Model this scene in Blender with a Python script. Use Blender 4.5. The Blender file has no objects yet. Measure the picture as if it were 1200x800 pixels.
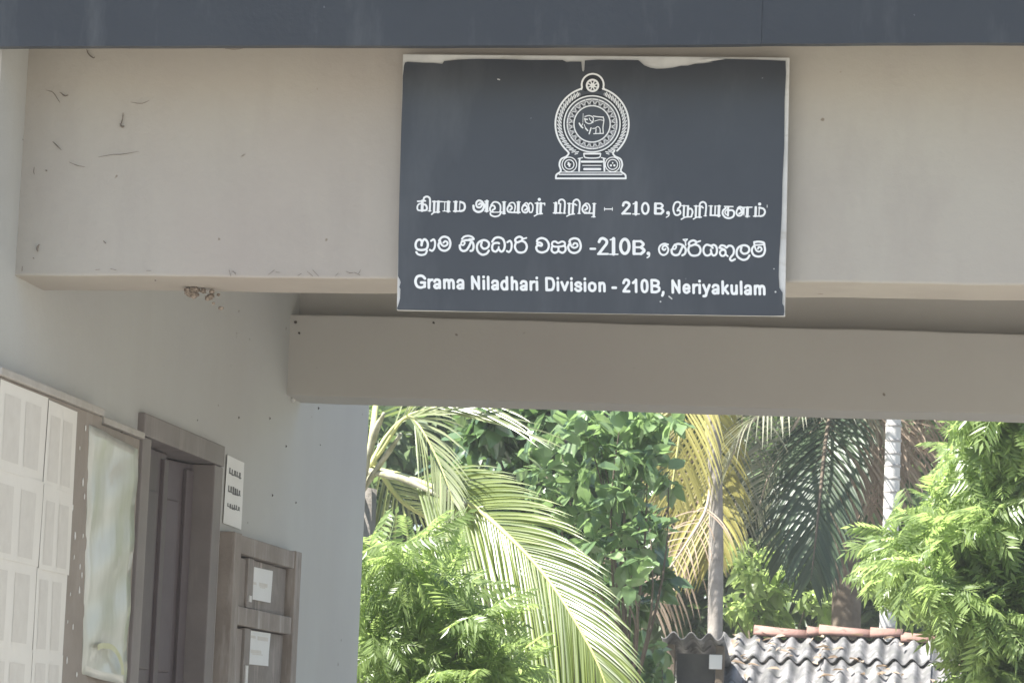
import bpy, bmesh, math, random
import numpy as np
from mathutils import Vector, Matrix

# ------------------------------------------------------------------ camera
random.seed(7)
RNG = np.random.default_rng(11)
scene = bpy.context.scene
COL = scene.collection
EYE = 1.6                                   # camera height above the ground
FPX = 3500.0                                # focal length in photo pixels (1200 wide)
YAW, PITCH, ROLL = (math.radians(a) for a in (8.91, 7.70, 2.23))


def cam_axes():
    cy, sy, cp, sp = math.cos(YAW), math.sin(YAW), math.cos(PITCH), math.sin(PITCH)
    f = Vector((-sy * cp, cy * cp, sp))
    r = Vector((cy, sy, 0))
    u = r.cross(f)
    c, s = math.cos(ROLL), math.sin(ROLL)
    return c * r + s * u, -s * r + c * u, f


CR, CU, CF = cam_axes()
cam_data = bpy.data.cameras.new('camera')
cam_data.lens = 36.0 * FPX / 1200.0
cam_data.sensor_width = 36.0
cam_data.clip_end = 2000
cam_data.dof.use_dof = True
cam_data.dof.focus_distance = 7.3
cam_data.dof.aperture_fstop = 34
cam = bpy.data.objects.new('camera', cam_data)
COL.objects.link(cam)
m = Matrix.Identity(4)
for i in range(3):
    m[i][0], m[i][1], m[i][2] = CR[i], CU[i], -CF[i]
m[2][3] = EYE
cam.matrix_world = m
scene.camera = cam

# ------------------------------------------------------------------ light
SUN = Vector((-0.50, -0.27, 0.83)).normalized()      # towards the sun: high, on the left; the eave keeps the beams in shade
world = bpy.data.worlds.new('World')
scene.world = world
world.use_nodes = True
wn = world.node_tree
bg = wn.nodes['Background']
sky = wn.nodes.new('ShaderNodeTexSky')
sky.sky_type = 'NISHITA'
sky.sun_disc = False
sky.sun_elevation = math.asin(SUN.z)
sky.sun_rotation = math.atan2(SUN.x, SUN.y)
sky.air_density = 1.0
sky.dust_density = 0.8
wn.links.new(sky.outputs[0], bg.inputs[0])
bg.inputs[1].default_value = 0.065
sd = bpy.data.lights.new('sun', 'SUN')
sd.energy = 5.0
sd.angle = math.radians(0.53)
sd.color = (1.0, 0.965, 0.91)
so = bpy.data.objects.new('sun', sd)
so.rotation_euler = SUN.to_track_quat('Z', 'Y').to_euler()
so.location = (0, 12, 30)
COL.objects.link(so)
scene.view_settings.view_transform = 'Standard'
scene.view_settings.look = 'None'
scene.view_settings.gamma = 1
scene.view_settings.use_curve_mapping = False
scene.view_settings.exposure = 1.88
scene.render.engine = 'CYCLES'
scene.cycles.max_bounces = 10
scene.cycles.diffuse_bounces = 6
scene.cycles.transparent_max_bounces = 8


# ------------------------------------------------------------------ measuring
def ray(px, py):
    return CR * ((px - 600) / FPX) - CU * ((py - 400) / FPX) + CF


def at(px, py, axis, val):
    """the point of the place seen at a photo pixel, on a plane x / y / z = val"""
    d = ray(px, py)
    k = 'xyz'.index(axis)
    t = ((val - EYE) if axis == 'z' else val) / d[k]
    return Vector((d.x * t, d.y * t, d.z * t + EYE))


# ------------------------------------------------------------------ materials
def mat(name):
    mt = bpy.data.materials.new(name)
    mt.use_nodes = True
    nt = mt.node_tree
    return mt, nt, nt.nodes['Principled BSDF']


def N(nt, kind, **kw):
    n = nt.nodes.new(kind)
    for k, v in kw.items():
        if k in n.inputs:
            n.inputs[k].default_value = v
        else:
            setattr(n, k, v)
    return n


def ramp(nt, src, stops):
    r = nt.nodes.new('ShaderNodeValToRGB')
    e = r.color_ramp.elements
    while len(e) < len(stops):
        e.new(0.5)
    for q, (p, c) in zip(e, stops):
        q.position = p
        q.color = (*c, 1) if len(c) == 3 else c
    nt.links.new(src, r.inputs[0])
    return r.outputs[0]


def mixc(nt, fac, a, b, mode='MIX'):
    n = nt.nodes.new('ShaderNodeMix')
    n.data_type = 'RGBA'
    n.blend_type = mode
    for i, v in ((0, fac), (6, a), (7, b)):
        if hasattr(v, 'is_linked') or isinstance(v, bpy.types.NodeSocket):
            nt.links.new(v, n.inputs[i])
        else:
            n.inputs[i].default_value = v if not isinstance(v, tuple) else (*v, 1)
    return n.outputs[2]


def surface(name, c1, c2, scale=3, rough=0.75, bump=0.15, bscale=60, spots=None, streak=None, spec=0.3, detail=6):
    """two close tones mottled by noise, fine relief, optional specks (dirt, painted leaf shadow) and vertical streaks"""
    mt, nt, b = mat(name)
    tc = N(nt, 'ShaderNodeTexCoord')
    n1 = N(nt, 'ShaderNodeTexNoise', Scale=scale, Detail=detail, Roughness=0.6)
    nt.links.new(tc.outputs['Object'], n1.inputs['Vector'])
    col = ramp(nt, n1.outputs[0], [(0.3, c1), (0.7, c2)])
    if streak:
        mp = N(nt, 'ShaderNodeMapping')
        mp.inputs['Scale'].default_value = streak[1]
        nt.links.new(tc.outputs['Object'], mp.inputs[0])
        n3 = N(nt, 'ShaderNodeTexNoise', Scale=1.0, Detail=5, Roughness=0.65)
        nt.links.new(mp.outputs[0], n3.inputs['Vector'])
        f = ramp(nt, n3.outputs[0], [(streak[2], (0, 0, 0)), (streak[3], (1, 1, 1))])
        col = mixc(nt, f, col, streak[0])
    if spots:
        n4 = N(nt, 'ShaderNodeTexNoise', Scale=spots[1], Detail=2, Roughness=0.5)
        nt.links.new(tc.outputs['Object'], n4.inputs['Vector'])
        f = ramp(nt, n4.outputs[0], [(spots[2], (0, 0, 0)), (spots[2] + 0.03, (1, 1, 1))])
        col = mixc(nt, f, col, spots[0])
    nt.links.new(col, b.inputs['Base Color'])
    b.inputs['Roughness'].default_value = rough
    b.inputs['Specular IOR Level'].default_value = spec
    if bump:
        n2 = N(nt, 'ShaderNodeTexNoise', Scale=bscale, Detail=4, Roughness=0.6)
        nt.links.new(tc.outputs['Object'], n2.inputs['Vector'])
        n5 = N(nt, 'ShaderNodeTexNoise', Scale=bscale / 14, Detail=2)
        nt.links.new(tc.outputs['Object'], n5.inputs['Vector'])
        ad = N(nt, 'ShaderNodeMath', operation='MULTIPLY_ADD')
        nt.links.new(n5.outputs[0], ad.inputs[0])
        ad.inputs[1].default_value = 3.0
        nt.links.new(n2.outputs[0], ad.inputs[2])
        bp = N(nt, 'ShaderNodeBump', Strength=bump, Distance=0.01)
        nt.links.new(ad.outputs[0], bp.inputs['Height'])
        nt.links.new(bp.outputs[0], b.inputs['Normal'])
    return mt


def leaf_mat(name, c_dark, c_light, trans, rough=0.42, tmix=0.42, spec=0.5):
    """green blade: colour differs from leaf to leaf, light shines through"""
    mt, nt, b = mat(name)
    g = N(nt, 'ShaderNodeNewGeometry')
    oi = N(nt, 'ShaderNodeObjectInfo')
    ad = N(nt, 'ShaderNodeMath', operation='ADD')
    nt.links.new(g.outputs['Random Per Island'], ad.inputs[0])
    nt.links.new(oi.outputs['Random'], ad.inputs[1])
    fr = N(nt, 'ShaderNodeMath', operation='FRACT')
    nt.links.new(ad.outputs[0], fr.inputs[0])
    col = ramp(nt, fr.outputs[0], [(0, c_dark), (0.85, c_light), (1, tuple(min(1, x * 1.35) for x in c_light))])
    nt.links.new(col, b.inputs['Base Color'])
    b.inputs['Roughness'].default_value = rough
    b.inputs['Specular IOR Level'].default_value = spec
    tr = N(nt, 'ShaderNodeBsdfTranslucent')
    tcol = mixc(nt, fr.outputs[0], tuple(x * 0.75 for x in trans), trans)
    nt.links.new(tcol, tr.inputs['Color'])
    mx = N(nt, 'ShaderNodeMixShader')
    mx.inputs[0].default_value = tmix
    nt.links.new(b.outputs[0], mx.inputs[1])
    nt.links.new(tr.outputs[0], mx.inputs[2])
    nt.links.new(mx.outputs[0], nt.nodes['Material Output'].inputs['Surface'])
    return mt


M = {}
M['plaster'] = surface('cream_plaster', (0.345, 0.303, 0.268), (0.395, 0.368, 0.315), 0.9, 0.8, 0.16, 45,
                       spots=((0.22, 0.18, 0.14), 26, 0.755), streak=((0.315, 0.283, 0.25), (2.5, 2.5, 0.8), 0.5, 0.8))
M['plaster_rear'] = surface('grey_plaster', (0.44, 0.41, 0.38), (0.475, 0.455, 0.415), 1.3, 0.85, 0.10, 45,
                            spots=((0.2, 0.17, 0.14), 24, 0.77))
M['wall'] = surface('wall_plaster', (0.405, 0.392, 0.375), (0.455, 0.458, 0.428), 0.9, 0.7, 0.12, 40,
                    spots=((0.2, 0.17, 0.14), 22, 0.765), streak=((0.41, 0.395, 0.37), (2, 2, 0.5), 0.5, 0.8))
M['fascia'] = surface('slate_paint', (0.029, 0.033, 0.041), (0.038, 0.043, 0.051), 2.5, 0.45, 0.08, 50, streak=((0.075, 0.08, 0.085), (9, 9, 2.2), 0.56, 0.80),
                      spots=((0.16, 0.16, 0.17), 34, 0.78))
M['concrete'] = surface('concrete', (0.36, 0.34, 0.31), (0.46, 0.44, 0.40), 2.5, 0.85, 0.2, 60)
M['vinyl'] = surface('dark_vinyl', (0.026, 0.029, 0.037), (0.034, 0.038, 0.046), 5, 0.36, 0.03, 30,
                     spots=((0.22, 0.22, 0.23), 40, 0.79), streak=((0.058, 0.062, 0.070), (5, 5, 1.6), 0.50, 0.75), spec=0.5)
M['backing'] = surface('worn_white_board', (0.47, 0.465, 0.45), (0.60, 0.595, 0.57), 14, 0.7, 0.15, 60,
                       streak=((0.42, 0.40, 0.36), (8, 8, 30), 0.55, 0.75))
M['letter'] = surface('white_vinyl', (0.76, 0.76, 0.75), (0.82, 0.82, 0.81), 9, 0.4, 0)
M['black_print'] = surface('black_print', (0.012, 0.013, 0.016), (0.02, 0.02, 0.024), 9, 0.4, 0)
M['grey_print'] = surface('grey_print', (0.22, 0.22, 0.23), (0.30, 0.30, 0.31), 60, 0.4, 0)
M['door'] = surface('purple_grey_paint', (0.080, 0.060, 0.062), (0.108, 0.084, 0.085), 5, 0.5, 0.12, 30,
                    streak=((0.16, 0.135, 0.13), (12, 12, 1.2), 0.55, 0.8))
M['door_frame'] = surface('grey_brown_paint', (0.165, 0.140, 0.132), (0.225, 0.195, 0.182), 5, 0.55, 0.12, 30,
                          streak=((0.28, 0.245, 0.225), (10, 10, 1.5), 0.55, 0.8))
M['window'] = surface('weathered_wood', (0.20, 0.165, 0.140), (0.29, 0.245, 0.212), 6, 0.7, 0.25, 40,
                      streak=((0.42, 0.38, 0.35), (14, 14, 2.0), 0.52, 0.72))
M['shutter'] = surface('worn_shutter', (0.16, 0.135, 0.115), (0.27, 0.235, 0.21), 7, 0.7, 0.25, 40,
                       streak=((0.40, 0.34, 0.30), (20, 20, 2.0), 0.55, 0.7))
M['board'] = surface('brown_board', (0.24, 0.20, 0.165), (0.31, 0.265, 0.225), 5, 0.65, 0.15, 50,
                     streak=((0.36, 0.32, 0.28), (9, 9, 2.0), 0.55, 0.8))
M['board_edge'] = surface('worn_board_edge', (0.36, 0.33, 0.29), (0.46, 0.43, 0.39), 14, 0.7, 0.2, 50)
M['dirt'] = surface('dry_dirt', (0.03, 0.024, 0.018), (0.09, 0.07, 0.05), 60, 0.9, 0.2, 150)
M['web'] = surface('dusty_web', (0.10, 0.08, 0.065), (0.22, 0.185, 0.155), 60, 0.95, 0)
M['nest'] = surface('mud_nest', (0.10, 0.075, 0.055), (0.34, 0.28, 0.23), 90, 0.95, 0.5, 200)
M['ink'] = surface('grey_ink', (0.10, 0.10, 0.10), (0.20, 0.20, 0.19), 40, 0.8, 0)
M['faint_ink'] = surface('faint_ink', (0.615, 0.578, 0.52), (0.665, 0.63, 0.568), 30, 0.8, 0)
M['paper'] = surface('cream_paper', (0.70, 0.665, 0.60), (0.75, 0.715, 0.65), 4, 0.75, 0.08, 20)
M['white_paper'] = surface('white_paper', (0.70, 0.69, 0.66), (0.76, 0.75, 0.72), 6, 0.75, 0.08, 20)
M['yellow_print'] = surface('yellow_print', (0.46, 0.45, 0.24), (0.52, 0.52, 0.36), 30, 0.4, 0)  # yellow reflected in the film, held as a surface colour
M['flake'] = surface('torn_paper_scrap', (0.66, 0.64, 0.60), (0.74, 0.72, 0.69), 30, 0.8, 0)
M['bark'] = surface('grey_bark', (0.20, 0.18, 0.155), (0.34, 0.31, 0.275), 9, 0.9, 0.5, 40)
M['brown_bark'] = surface('brown_bark', (0.09, 0.07, 0.05), (0.18, 0.145, 0.11), 9, 0.9, 0.5, 40)
M['areca'] = surface('pale_areca_bark', (0.44, 0.43, 0.40), (0.60, 0.59, 0.56), 7, 0.8, 0.3, 40)
M['ring'] = surface('areca_ring', (0.26, 0.25, 0.23), (0.40, 0.38, 0.36), 20, 0.9, 0.3, 60)
M['rachis'] = surface('palm_midrib', (0.42, 0.44, 0.16), (0.52, 0.52, 0.22), 4, 0.45, 0)
M['dry_rachis'] = surface('dry_palm_midrib', (0.34, 0.27, 0.20), (0.46, 0.38, 0.30), 4, 0.7, 0)
M['sheath'] = surface('palm_sheath', (0.20, 0.20, 0.11), (0.42, 0.40, 0.31), 14, 0.6, 0.3, 30)
M['asbestos'] = surface('weathered_asbestos_cement', (0.13, 0.127, 0.125), (0.30, 0.29, 0.285), 5, 0.85, 0.25, 50,
                        spots=((0.12, 0.12, 0.115), 9, 0.56), streak=((0.09, 0.09, 0.09), (7, 2.4, 2.4), 0.44, 0.62))  # dark mottling paints leaf shadows into the weathered cement
M['terracotta'] = surface('terracotta', (0.20, 0.115, 0.09), (0.33, 0.20, 0.165), 6, 0.85, 0.3, 50,
                          spots=((0.16, 0.11, 0.09), 14, 0.62))
M['tin'] = surface('dark_tin', (0.045, 0.045, 0.045), (0.085, 0.08, 0.075), 5, 0.7, 0.2, 40)
M['ground'] = surface('sandy_earth', (0.225, 0.21, 0.185), (0.30, 0.285, 0.255), 0.5, 0.95, 0.4, 12,
                      streak=((0.13, 0.16, 0.06), (0.35, 0.35, 0.35), 0.56, 0.66))
M['coco'] = leaf_mat('coconut_leaf', (0.085, 0.125, 0.035), (0.16, 0.20, 0.055), (0.28, 0.36, 0.06), 0.32, 0.35, 0.6)
M['coco_pale'] = leaf_mat('pale_coconut_leaf', (0.16, 0.19, 0.09), (0.26, 0.29, 0.15), (0.36, 0.42, 0.14), 0.32, 0.3, 0.7)
M['coco_dark'] = leaf_mat('dark_coconut_leaf', (0.03, 0.055, 0.025), (0.055, 0.085, 0.04), (0.07, 0.13, 0.04), 0.4, 0.25)  # darker coconut leaf: shade put into its colour
M['coco_grey'] = leaf_mat('greyed_coconut_leaf', (0.16, 0.17, 0.11), (0.30, 0.30, 0.22), (0.30, 0.31, 0.18), 0.5, 0.3)
M['coco_yellow'] = leaf_mat('yellowing_coconut_leaf', (0.24, 0.22, 0.05), (0.36, 0.33, 0.10), (0.44, 0.40, 0.10), 0.45, 0.35)
M['coco_dry'] = leaf_mat('dry_coconut_leaf', (0.22, 0.155, 0.10), (0.40, 0.31, 0.23), (0.36, 0.26, 0.16), 0.7, 0.25)
M['broad'] = leaf_mat('broad_leaf', (0.055, 0.10, 0.052), (0.11, 0.175, 0.08), (0.20, 0.34, 0.10), 0.24, 0.32, 0.9)
M['broad_young'] = leaf_mat('young_broad_leaf', (0.10, 0.17, 0.075), (0.175, 0.255, 0.12), (0.32, 0.48, 0.17), 0.26, 0.40, 0.8)
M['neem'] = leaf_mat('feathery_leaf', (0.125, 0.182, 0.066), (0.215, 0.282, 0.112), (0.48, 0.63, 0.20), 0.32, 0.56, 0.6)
M['neem_dark'] = leaf_mat('dark_feathery_leaf', (0.03, 0.065, 0.022), (0.07, 0.12, 0.035), (0.12, 0.22, 0.04), 0.42, 0.35)  # dark copy of the feathery leaf, shade painted into the green
M['back'] = leaf_mat('back_leaf', (0.06, 0.095, 0.045), (0.12, 0.17, 0.075), (0.22, 0.33, 0.10), 0.45, 0.35)

# glossy clear film over the second notice board's sheet
mt, nt, b = mat('clear_film_over_sheet')
tc = N(nt, 'ShaderNodeTexCoord')
n1 = N(nt, 'ShaderNodeTexNoise', Scale=5, Detail=3)
nt.links.new(tc.outputs['Object'], n1.inputs['Vector'])
nt.links.new(ramp(nt, n1.outputs[0], [(0.35, (0.44, 0.44, 0.37)), (0.65, (0.55, 0.54, 0.48))]), b.inputs['Base Color'])
b.inputs['Roughness'].default_value = 0.35
b.inputs['Coat Weight'].default_value = 0.6
b.inputs['Coat Roughness'].default_value = 0.06
mp = N(nt, 'ShaderNodeMapping')
mp.inputs['Scale'].default_value = (1, 9, 2.5)
nt.links.new(tc.outputs['Object'], mp.inputs[0])
n2 = N(nt, 'ShaderNodeTexNoise', Scale=1.6, Detail=3, Roughness=0.5)
nt.links.new(mp.outputs[0], n2.inputs['Vector'])
bp = N(nt, 'ShaderNodeBump', Strength=0.22, Distance=0.03)
nt.links.new(n2.outputs[0], bp.inputs['Height'])
nt.links.new(bp.outputs[0], b.inputs['Coat Normal'])
M['film'] = mt


# ------------------------------------------------------------------ object helpers
def mesh_obj(name, verts, faces, material, parent=None, smooth=False):
    me = bpy.data.meshes.new(name)
    me.from_pydata([tuple(v) for v in verts], [], faces)
    me.materials.append(M[material] if isinstance(material, str) else material)
    if smooth:
        me.polygons.foreach_set('use_smooth', [True] * len(me.polygons))
    o = bpy.data.objects.new(name, me)
    COL.objects.link(o)
    if parent:
        o.parent = parent
    return o


def np_obj(name, V, F, material, parent=None, smooth=False):
    """V (n,3) array, F list of (k,) index arrays with equal length per array"""
    me = bpy.data.meshes.new(name)
    V = np.asarray(V, dtype=np.float32)
    me.vertices.add(len(V))
    me.vertices.foreach_set('co', V.ravel())
    loops = np.concatenate([f.ravel() for f in F]).astype(np.int32)
    tot = np.concatenate([np.full(len(f), f.shape[1]) for f in F]).astype(np.int32)
    st = np.concatenate([[0], np.cumsum(tot)[:-1]]).astype(np.int32)
    me.loops.add(len(loops))
    me.loops.foreach_set('vertex_index', loops)
    me.polygons.add(len(tot))
    me.polygons.foreach_set('loop_start', st)
    me.polygons.foreach_set('loop_total', tot)
    if smooth:
        me.polygons.foreach_set('use_smooth', np.ones(len(tot), dtype=bool))
    me.update(calc_edges=True)
    me.materials.append(M[material])
    o = bpy.data.objects.new(name, me)
    COL.objects.link(o)
    if parent:
        o.parent = parent
    return o


def empty(name, label, cat, loc=(0, 0, 0), group=None):
    o = bpy.data.objects.new(name, None)
    o.empty_display_size = 0.2
    o.location = loc
    COL.objects.link(o)
    tag(o, label, cat, group)
    bpy.context.view_layer.update()
    return o


def tag(o, label, cat, group=None):
    o['label'] = label
    o['category'] = cat
    if group:
        o['group'] = group
    return o


def under(o, parent):
    """parent keeping world place (objects here are built in world coordinates)"""
    o.parent = parent
    l = Vector(parent.location)
    p = parent.parent
    while p:
        l += p.location
        p = p.parent
    if o.type == 'MESH':
        o.matrix_parent_inverse = Matrix.Translation(-l)
    return o


BOXF = [(0, 3, 2, 1), (4, 5, 6, 7), (0, 1, 5, 4), (1, 2, 6, 5), (2, 3, 7, 6), (3, 0, 4, 7)]


def box_v(x0, x1, y0, y1, z0, z1):
    return [(x0, y0, z0), (x1, y0, z0), (x1, y1, z0), (x0, y1, z0), (x0, y0, z1), (x1, y0, z1), (x1, y1, z1), (x0, y1, z1)]


def bevel_mesh(o, w, seg=2):
    bm = bmesh.new()
    bm.from_mesh(o.data)
    bmesh.ops.bevel(bm, geom=bm.edges[:], offset=w, segments=seg, affect='EDGES', profile=0.6)
    bm.to_mesh(o.data)
    bm.free()


def box(name, x0, x1, y0, y1, z0, z1, material, parent=None, bev=0.0):
    o = mesh_obj(name, box_v(x0, x1, y0, y1, z0, z1), BOXF, material)
    if bev:
        bevel_mesh(o, bev)
    if parent:
        under(o, parent)
    return o


def hexa(name, v8, material, parent=None, bev=0.0):
    o = mesh_obj(name, v8, BOXF, material)
    if bev:
        bevel_mesh(o, bev)
    if parent:
        under(o, parent)
    return o


def tube_np(pts, radii, n=8, cap=True):
    pts = [Vector(p) for p in pts]
    V, F = [], []
    prev = None
    for i, p in enumerate(pts):
        t = (pts[min(i + 1, len(pts) - 1)] - pts[max(i - 1, 0)]).normalized()
        a = prev if prev is not None else (Vector((1, 0, 0)) if abs(t.x) < 0.9 else Vector((0, 1, 0)))
        a = (a - t * a.dot(t)).normalized()
        prev = a
        b2 = t.cross(a)
        for k in range(n):
            an = 2 * math.pi * k / n
            V.append(p + (a * math.cos(an) + b2 * math.sin(an)) * radii[i])
    for i in range(len(pts) - 1):
        for k in range(n):
            F.append((i * n + k, i * n + (k + 1) % n, (i + 1) * n + (k + 1) % n, (i + 1) * n + k))
    if cap:
        F.append(tuple(range(n))[::-1])
        F.append(tuple((len(pts) - 1) * n + k for k in range(n)))
    return V, F


def catmull(pts, sub=6):
    P = [Vector(p) for p in pts]
    if len(P) < 3:
        return P
    P = [P[0] * 2 - P[1]] + P + [P[-1] * 2 - P[-2]]
    out = []
    for i in range(1, len(P) - 2):
        p0, p1, p2, p3 = P[i - 1:i + 3]
        for k in range(sub):
            t = k / sub
            out.append(0.5 * ((2 * p1) + (p2 - p0) * t + (2 * p0 - 5 * p1 + 4 * p2 - p3) * t * t + (3 * p1 - p0 - 3 * p2 + p3) * t ** 3))
    out.append(P[-2])
    return out


# ------------------------------------------------------------------ ground
g = mesh_obj('ground', [(-150, -150, 0), (150, -150, 0), (150, 150, 0), (-150, 150, 0)], [(0, 1, 2, 3)], 'ground')
g['kind'] = 'structure'

# ------------------------------------------------------------------ the building
XW = -2.343          # inner face of the side wall
Y1 = 7.0             # front face of the front beam
FLOOR = 0.40
XR = 2.6             # right end of the beams (out of frame)
bld = empty('office_building', 'cream plastered office building with open porch, beams and dark roof fascia', 'building', (XW, 9, 0))


def wall_holes(name, x0, x1, ys, zs, holes, material, parent):
    """wall parallel to YZ, cut into a grid, with rectangular openings and their reveals"""
    V, F = [], []

    def inh(yc, zc):
        return any(a < yc < b2 and c < zc < d for a, b2, c, d in holes)
    for j in range(len(ys) - 1):
        for k in range(len(zs) - 1):
            if inh((ys[j] + ys[j + 1]) / 2, (zs[k] + zs[k + 1]) / 2):
                continue
            for x, s in ((x1, 1), (x0, -1)):
                q = [(x, ys[j], zs[k]), (x, ys[j + 1], zs[k]), (x, ys[j + 1], zs[k + 1]), (x, ys[j], zs[k + 1])]
                n = len(V)
                V += q
                F.append((n, n + 1, n + 2, n + 3) if s > 0 else (n + 3, n + 2, n + 1, n))
    rects = [(ys[0], ys[-1], zs[0], zs[-1], 1)] + [(*h, -1) for h in holes]
    for a, b2, c, d, s in rects:
        for (p, q) in (((a, c), (b2, c)), ((b2, c), (b2, d)), ((b2, d), (a, d)), ((a, d), (a, c))):
            n = len(V)
            V += [(x0, *p), (x1, *p), (x1, *q), (x0, *q)]
            F.append((n, n + 1, n + 2, n + 3) if s < 0 else (n + 3, n + 2, n + 1, n))
    o = mesh_obj(name, V, F, material)
    return under(o, parent)


ROOFZ = 3.315
DY0, DY1, DZ1 = 8.215, 9.03, FLOOR + 2.065       # door opening
WY0, WY1, WZ0, WZ1 = 9.23, 10.11, 1.25, 2.185    # window opening
wall_holes('side_wall', XW - 0.2, XW, [6.80, DY0, DY1, WY0, WY1, 11.40], [0.0, FLOOR, WZ0, WZ1, DZ1, ROOFZ],
           [(DY0, DY1, FLOOR, DZ1), (WY0, WY1, WZ0, WZ1)], 'wall', bld)
# the rest of the room behind the wall
box('end_wall', -5.6, XW - 0.203, 11.2, 11.397, 0, ROOFZ, 'wall', bld)
box('end_wall', -5.6, XW - 0.203, 6.803, 7.0, 0, ROOFZ, 'wall', bld)
box('far_wall', -5.8, -5.603, 6.8, 11.4, 0, ROOFZ, 'wall', bld)
box('porch_floor', XW + 0.003, XR + 0.3, 6.80, 11.2, 0, FLOOR, 'concrete', bld, 0.01)
box('room_floor', -5.6, XW - 0.203, 7.003, 11.197, 0, FLOOR - 0.003, 'concrete', bld)

def hand_made(o, amp=.0013, cuts=70):
    """cut a long beam across and let its edges wander a little, as hand-trowelled plaster does"""
    bm = bmesh.new()
    bm.from_mesh(o.data)
    xs = [v.co.x for v in bm.verts]
    x0_, x1_ = min(xs), max(xs)
    for k in range(1, cuts):
        x = x0_ + (x1_ - x0_) * k / cuts
        geom = bm.verts[:] + bm.edges[:] + bm.faces[:]
        bmesh.ops.bisect_plane(bm, geom=geom, plane_co=(x, 0, 0), plane_no=(1, 0, 0))
    rnd = random.Random(len(o.name))
    ph = [rnd.uniform(0, 6) for _ in range(8)]
    for v in bm.verts:
        x = v.co.x
        k = int(v.co.z * 3) % 3
        v.co.z += amp * (math.sin(4.1 * x + ph[k]) + .6 * math.sin(11.3 * x + ph[k + 3]) + .45 * math.sin(29 * x + ph[k + 2]))
        v.co.y += amp * .8 * (math.sin(3.3 * x + ph[k + 4]) + .5 * math.sin(13 * x + ph[k + 1]))
    bm.to_mesh(o.data)
    bm.free()


# front beam, ends at slightly different heights as built
bl, br_ = at(25, 323, 'y', Y1), at(1200, 334, 'y', Y1)


def lin(p, q, x):
    return p.z + (q.z - p.z) * (x - p.x) / (q.x - p.x)


zb0, zb1 = lin(bl, br_, XW - 0.012), lin(bl, br_, XR)
yb = at(25, 340, 'z', bl.z).y
front_beam = hexa('front_beam', [(XW - 0.012, Y1, zb0), (XR, Y1, zb1), (XR, yb, zb1), (XW - 0.012, yb, zb0),
                                 (XW - 0.012, Y1, ROOFZ - 0.002), (XR, Y1, ROOFZ - 0.002), (XR, yb, ROOFZ - 0.002), (XW - 0.012, yb, ROOFZ - 0.002)],
                  'plaster', bld, 0.006)
hand_made(front_beam)
# rear beam
Y2 = 9.985
tl, tr_ = at(342, 368, 'y', Y2), at(1200, 391.5, 'y', Y2)
b2l, b2r = at(336, 463, 'y', Y2), at(1200, 486.5, 'y', Y2)
yb2 = at(760, 483.5, 'z', (b2l.z + b2r.z) / 2).y
X0 = XW - 0.012
rear_beam = hexa('rear_beam', [(X0, Y2, lin(b2l, b2r, X0)), (XR, Y2, lin(b2l, b2r, XR)), (XR, yb2, lin(b2l, b2r, XR)), (X0, yb2, lin(b2l, b2r, X0)),
                               (X0, Y2, lin(tl, tr_, X0)), (XR, Y2, lin(tl, tr_, XR)), (XR, yb2, lin(tl, tr_, XR)), (X0, yb2, lin(tl, tr_, X0))],
                 'plaster_rear', bld, 0.006)
hand_made(rear_beam)
box('upper_wall', X0, XR, Y2 + 0.13, yb2 - 0.003, lin(tl, tr_, XR) - 0.06 + 0.02, ROOFZ - 0.002, 'plaster_rear', bld)
box('roof_slab', -5.9, XR + 0.35, 6.75, 10.36, ROOFZ, ROOFZ + 0.13, 'concrete', bld)  # unseen rear edge cut short to let skylight onto the wall end
fl, fr_ = at(0, 54.8, 'y', 6.72), at(1200, 51.6, 'y', 6.72)
fx0, fx1 = -5.9, XR + 0.35
fj = at(892, 54, 'y', 6.72).x
for xa_, xb_, up_, dy_ in ((fx0, fj, 0.0, 0.0), (fj - .05, fx1, .0022, .0012)):
    za_, zb_ = lin(fl, fr_, xa_) + up_, lin(fl, fr_, xb_) + up_
    fb_ = hexa('fascia_board', [(xa_, 6.72 + dy_, za_), (xb_, 6.72 + dy_, zb_), (xb_, 6.747 + dy_, zb_), (xa_, 6.747 + dy_, za_), (xa_, 6.72 + dy_, 3.75), (xb_, 6.72 + dy_, 3.75), (xb_, 6.747 + dy_, 3.75), (xa_, 6.747 + dy_, 3.75)], 'fascia', bld, 0.0008)
    hand_made(fb_, .0007)
box('roof_sheet', fx0 - .1, fx1 + .1, 6.50, 10.45, 3.755, 3.785, 'asbestos', bld)  # unseen sheet added to shade the fascia and front beam
for yy0, yy1, zz in ((Y1 + 0.01, yb - 0.01, zb1), (Y2 + 0.01, yb2 - 0.01, lin(b2l, b2r, XR))):
    box('pillar', XR - 0.26, XR - 0.01, yy0, yy1, FLOOR + 0.002, zz - 0.002, 'plaster', bld, 0.006)

# door frame and half-open double door
df = box('door_frame', XW - 0.10, XW + 0.022, DY0 - 0.055, DY1 + 0.055, DZ1 - 0.035, DZ1 + 0.03, 'door_frame', bld, 0.004)
for a, b2 in ((DY0 - 0.055, DY0 + 0.035), (DY1 - 0.045, DY1 + 0.055)):
    o = box('jamb', XW - 0.10, XW + 0.019, a, b2, FLOOR + 0.002, DZ1 - 0.037, 'door_frame', None, 0.004)
    o.parent = df
    o.matrix_parent_inverse = df.matrix_parent_inverse.copy()
    o.matrix_parent_inverse = Matrix.Identity(4)
dmid = DY0 + 0.045 + 0.40
DTOP = DZ1 - 0.04


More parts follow.
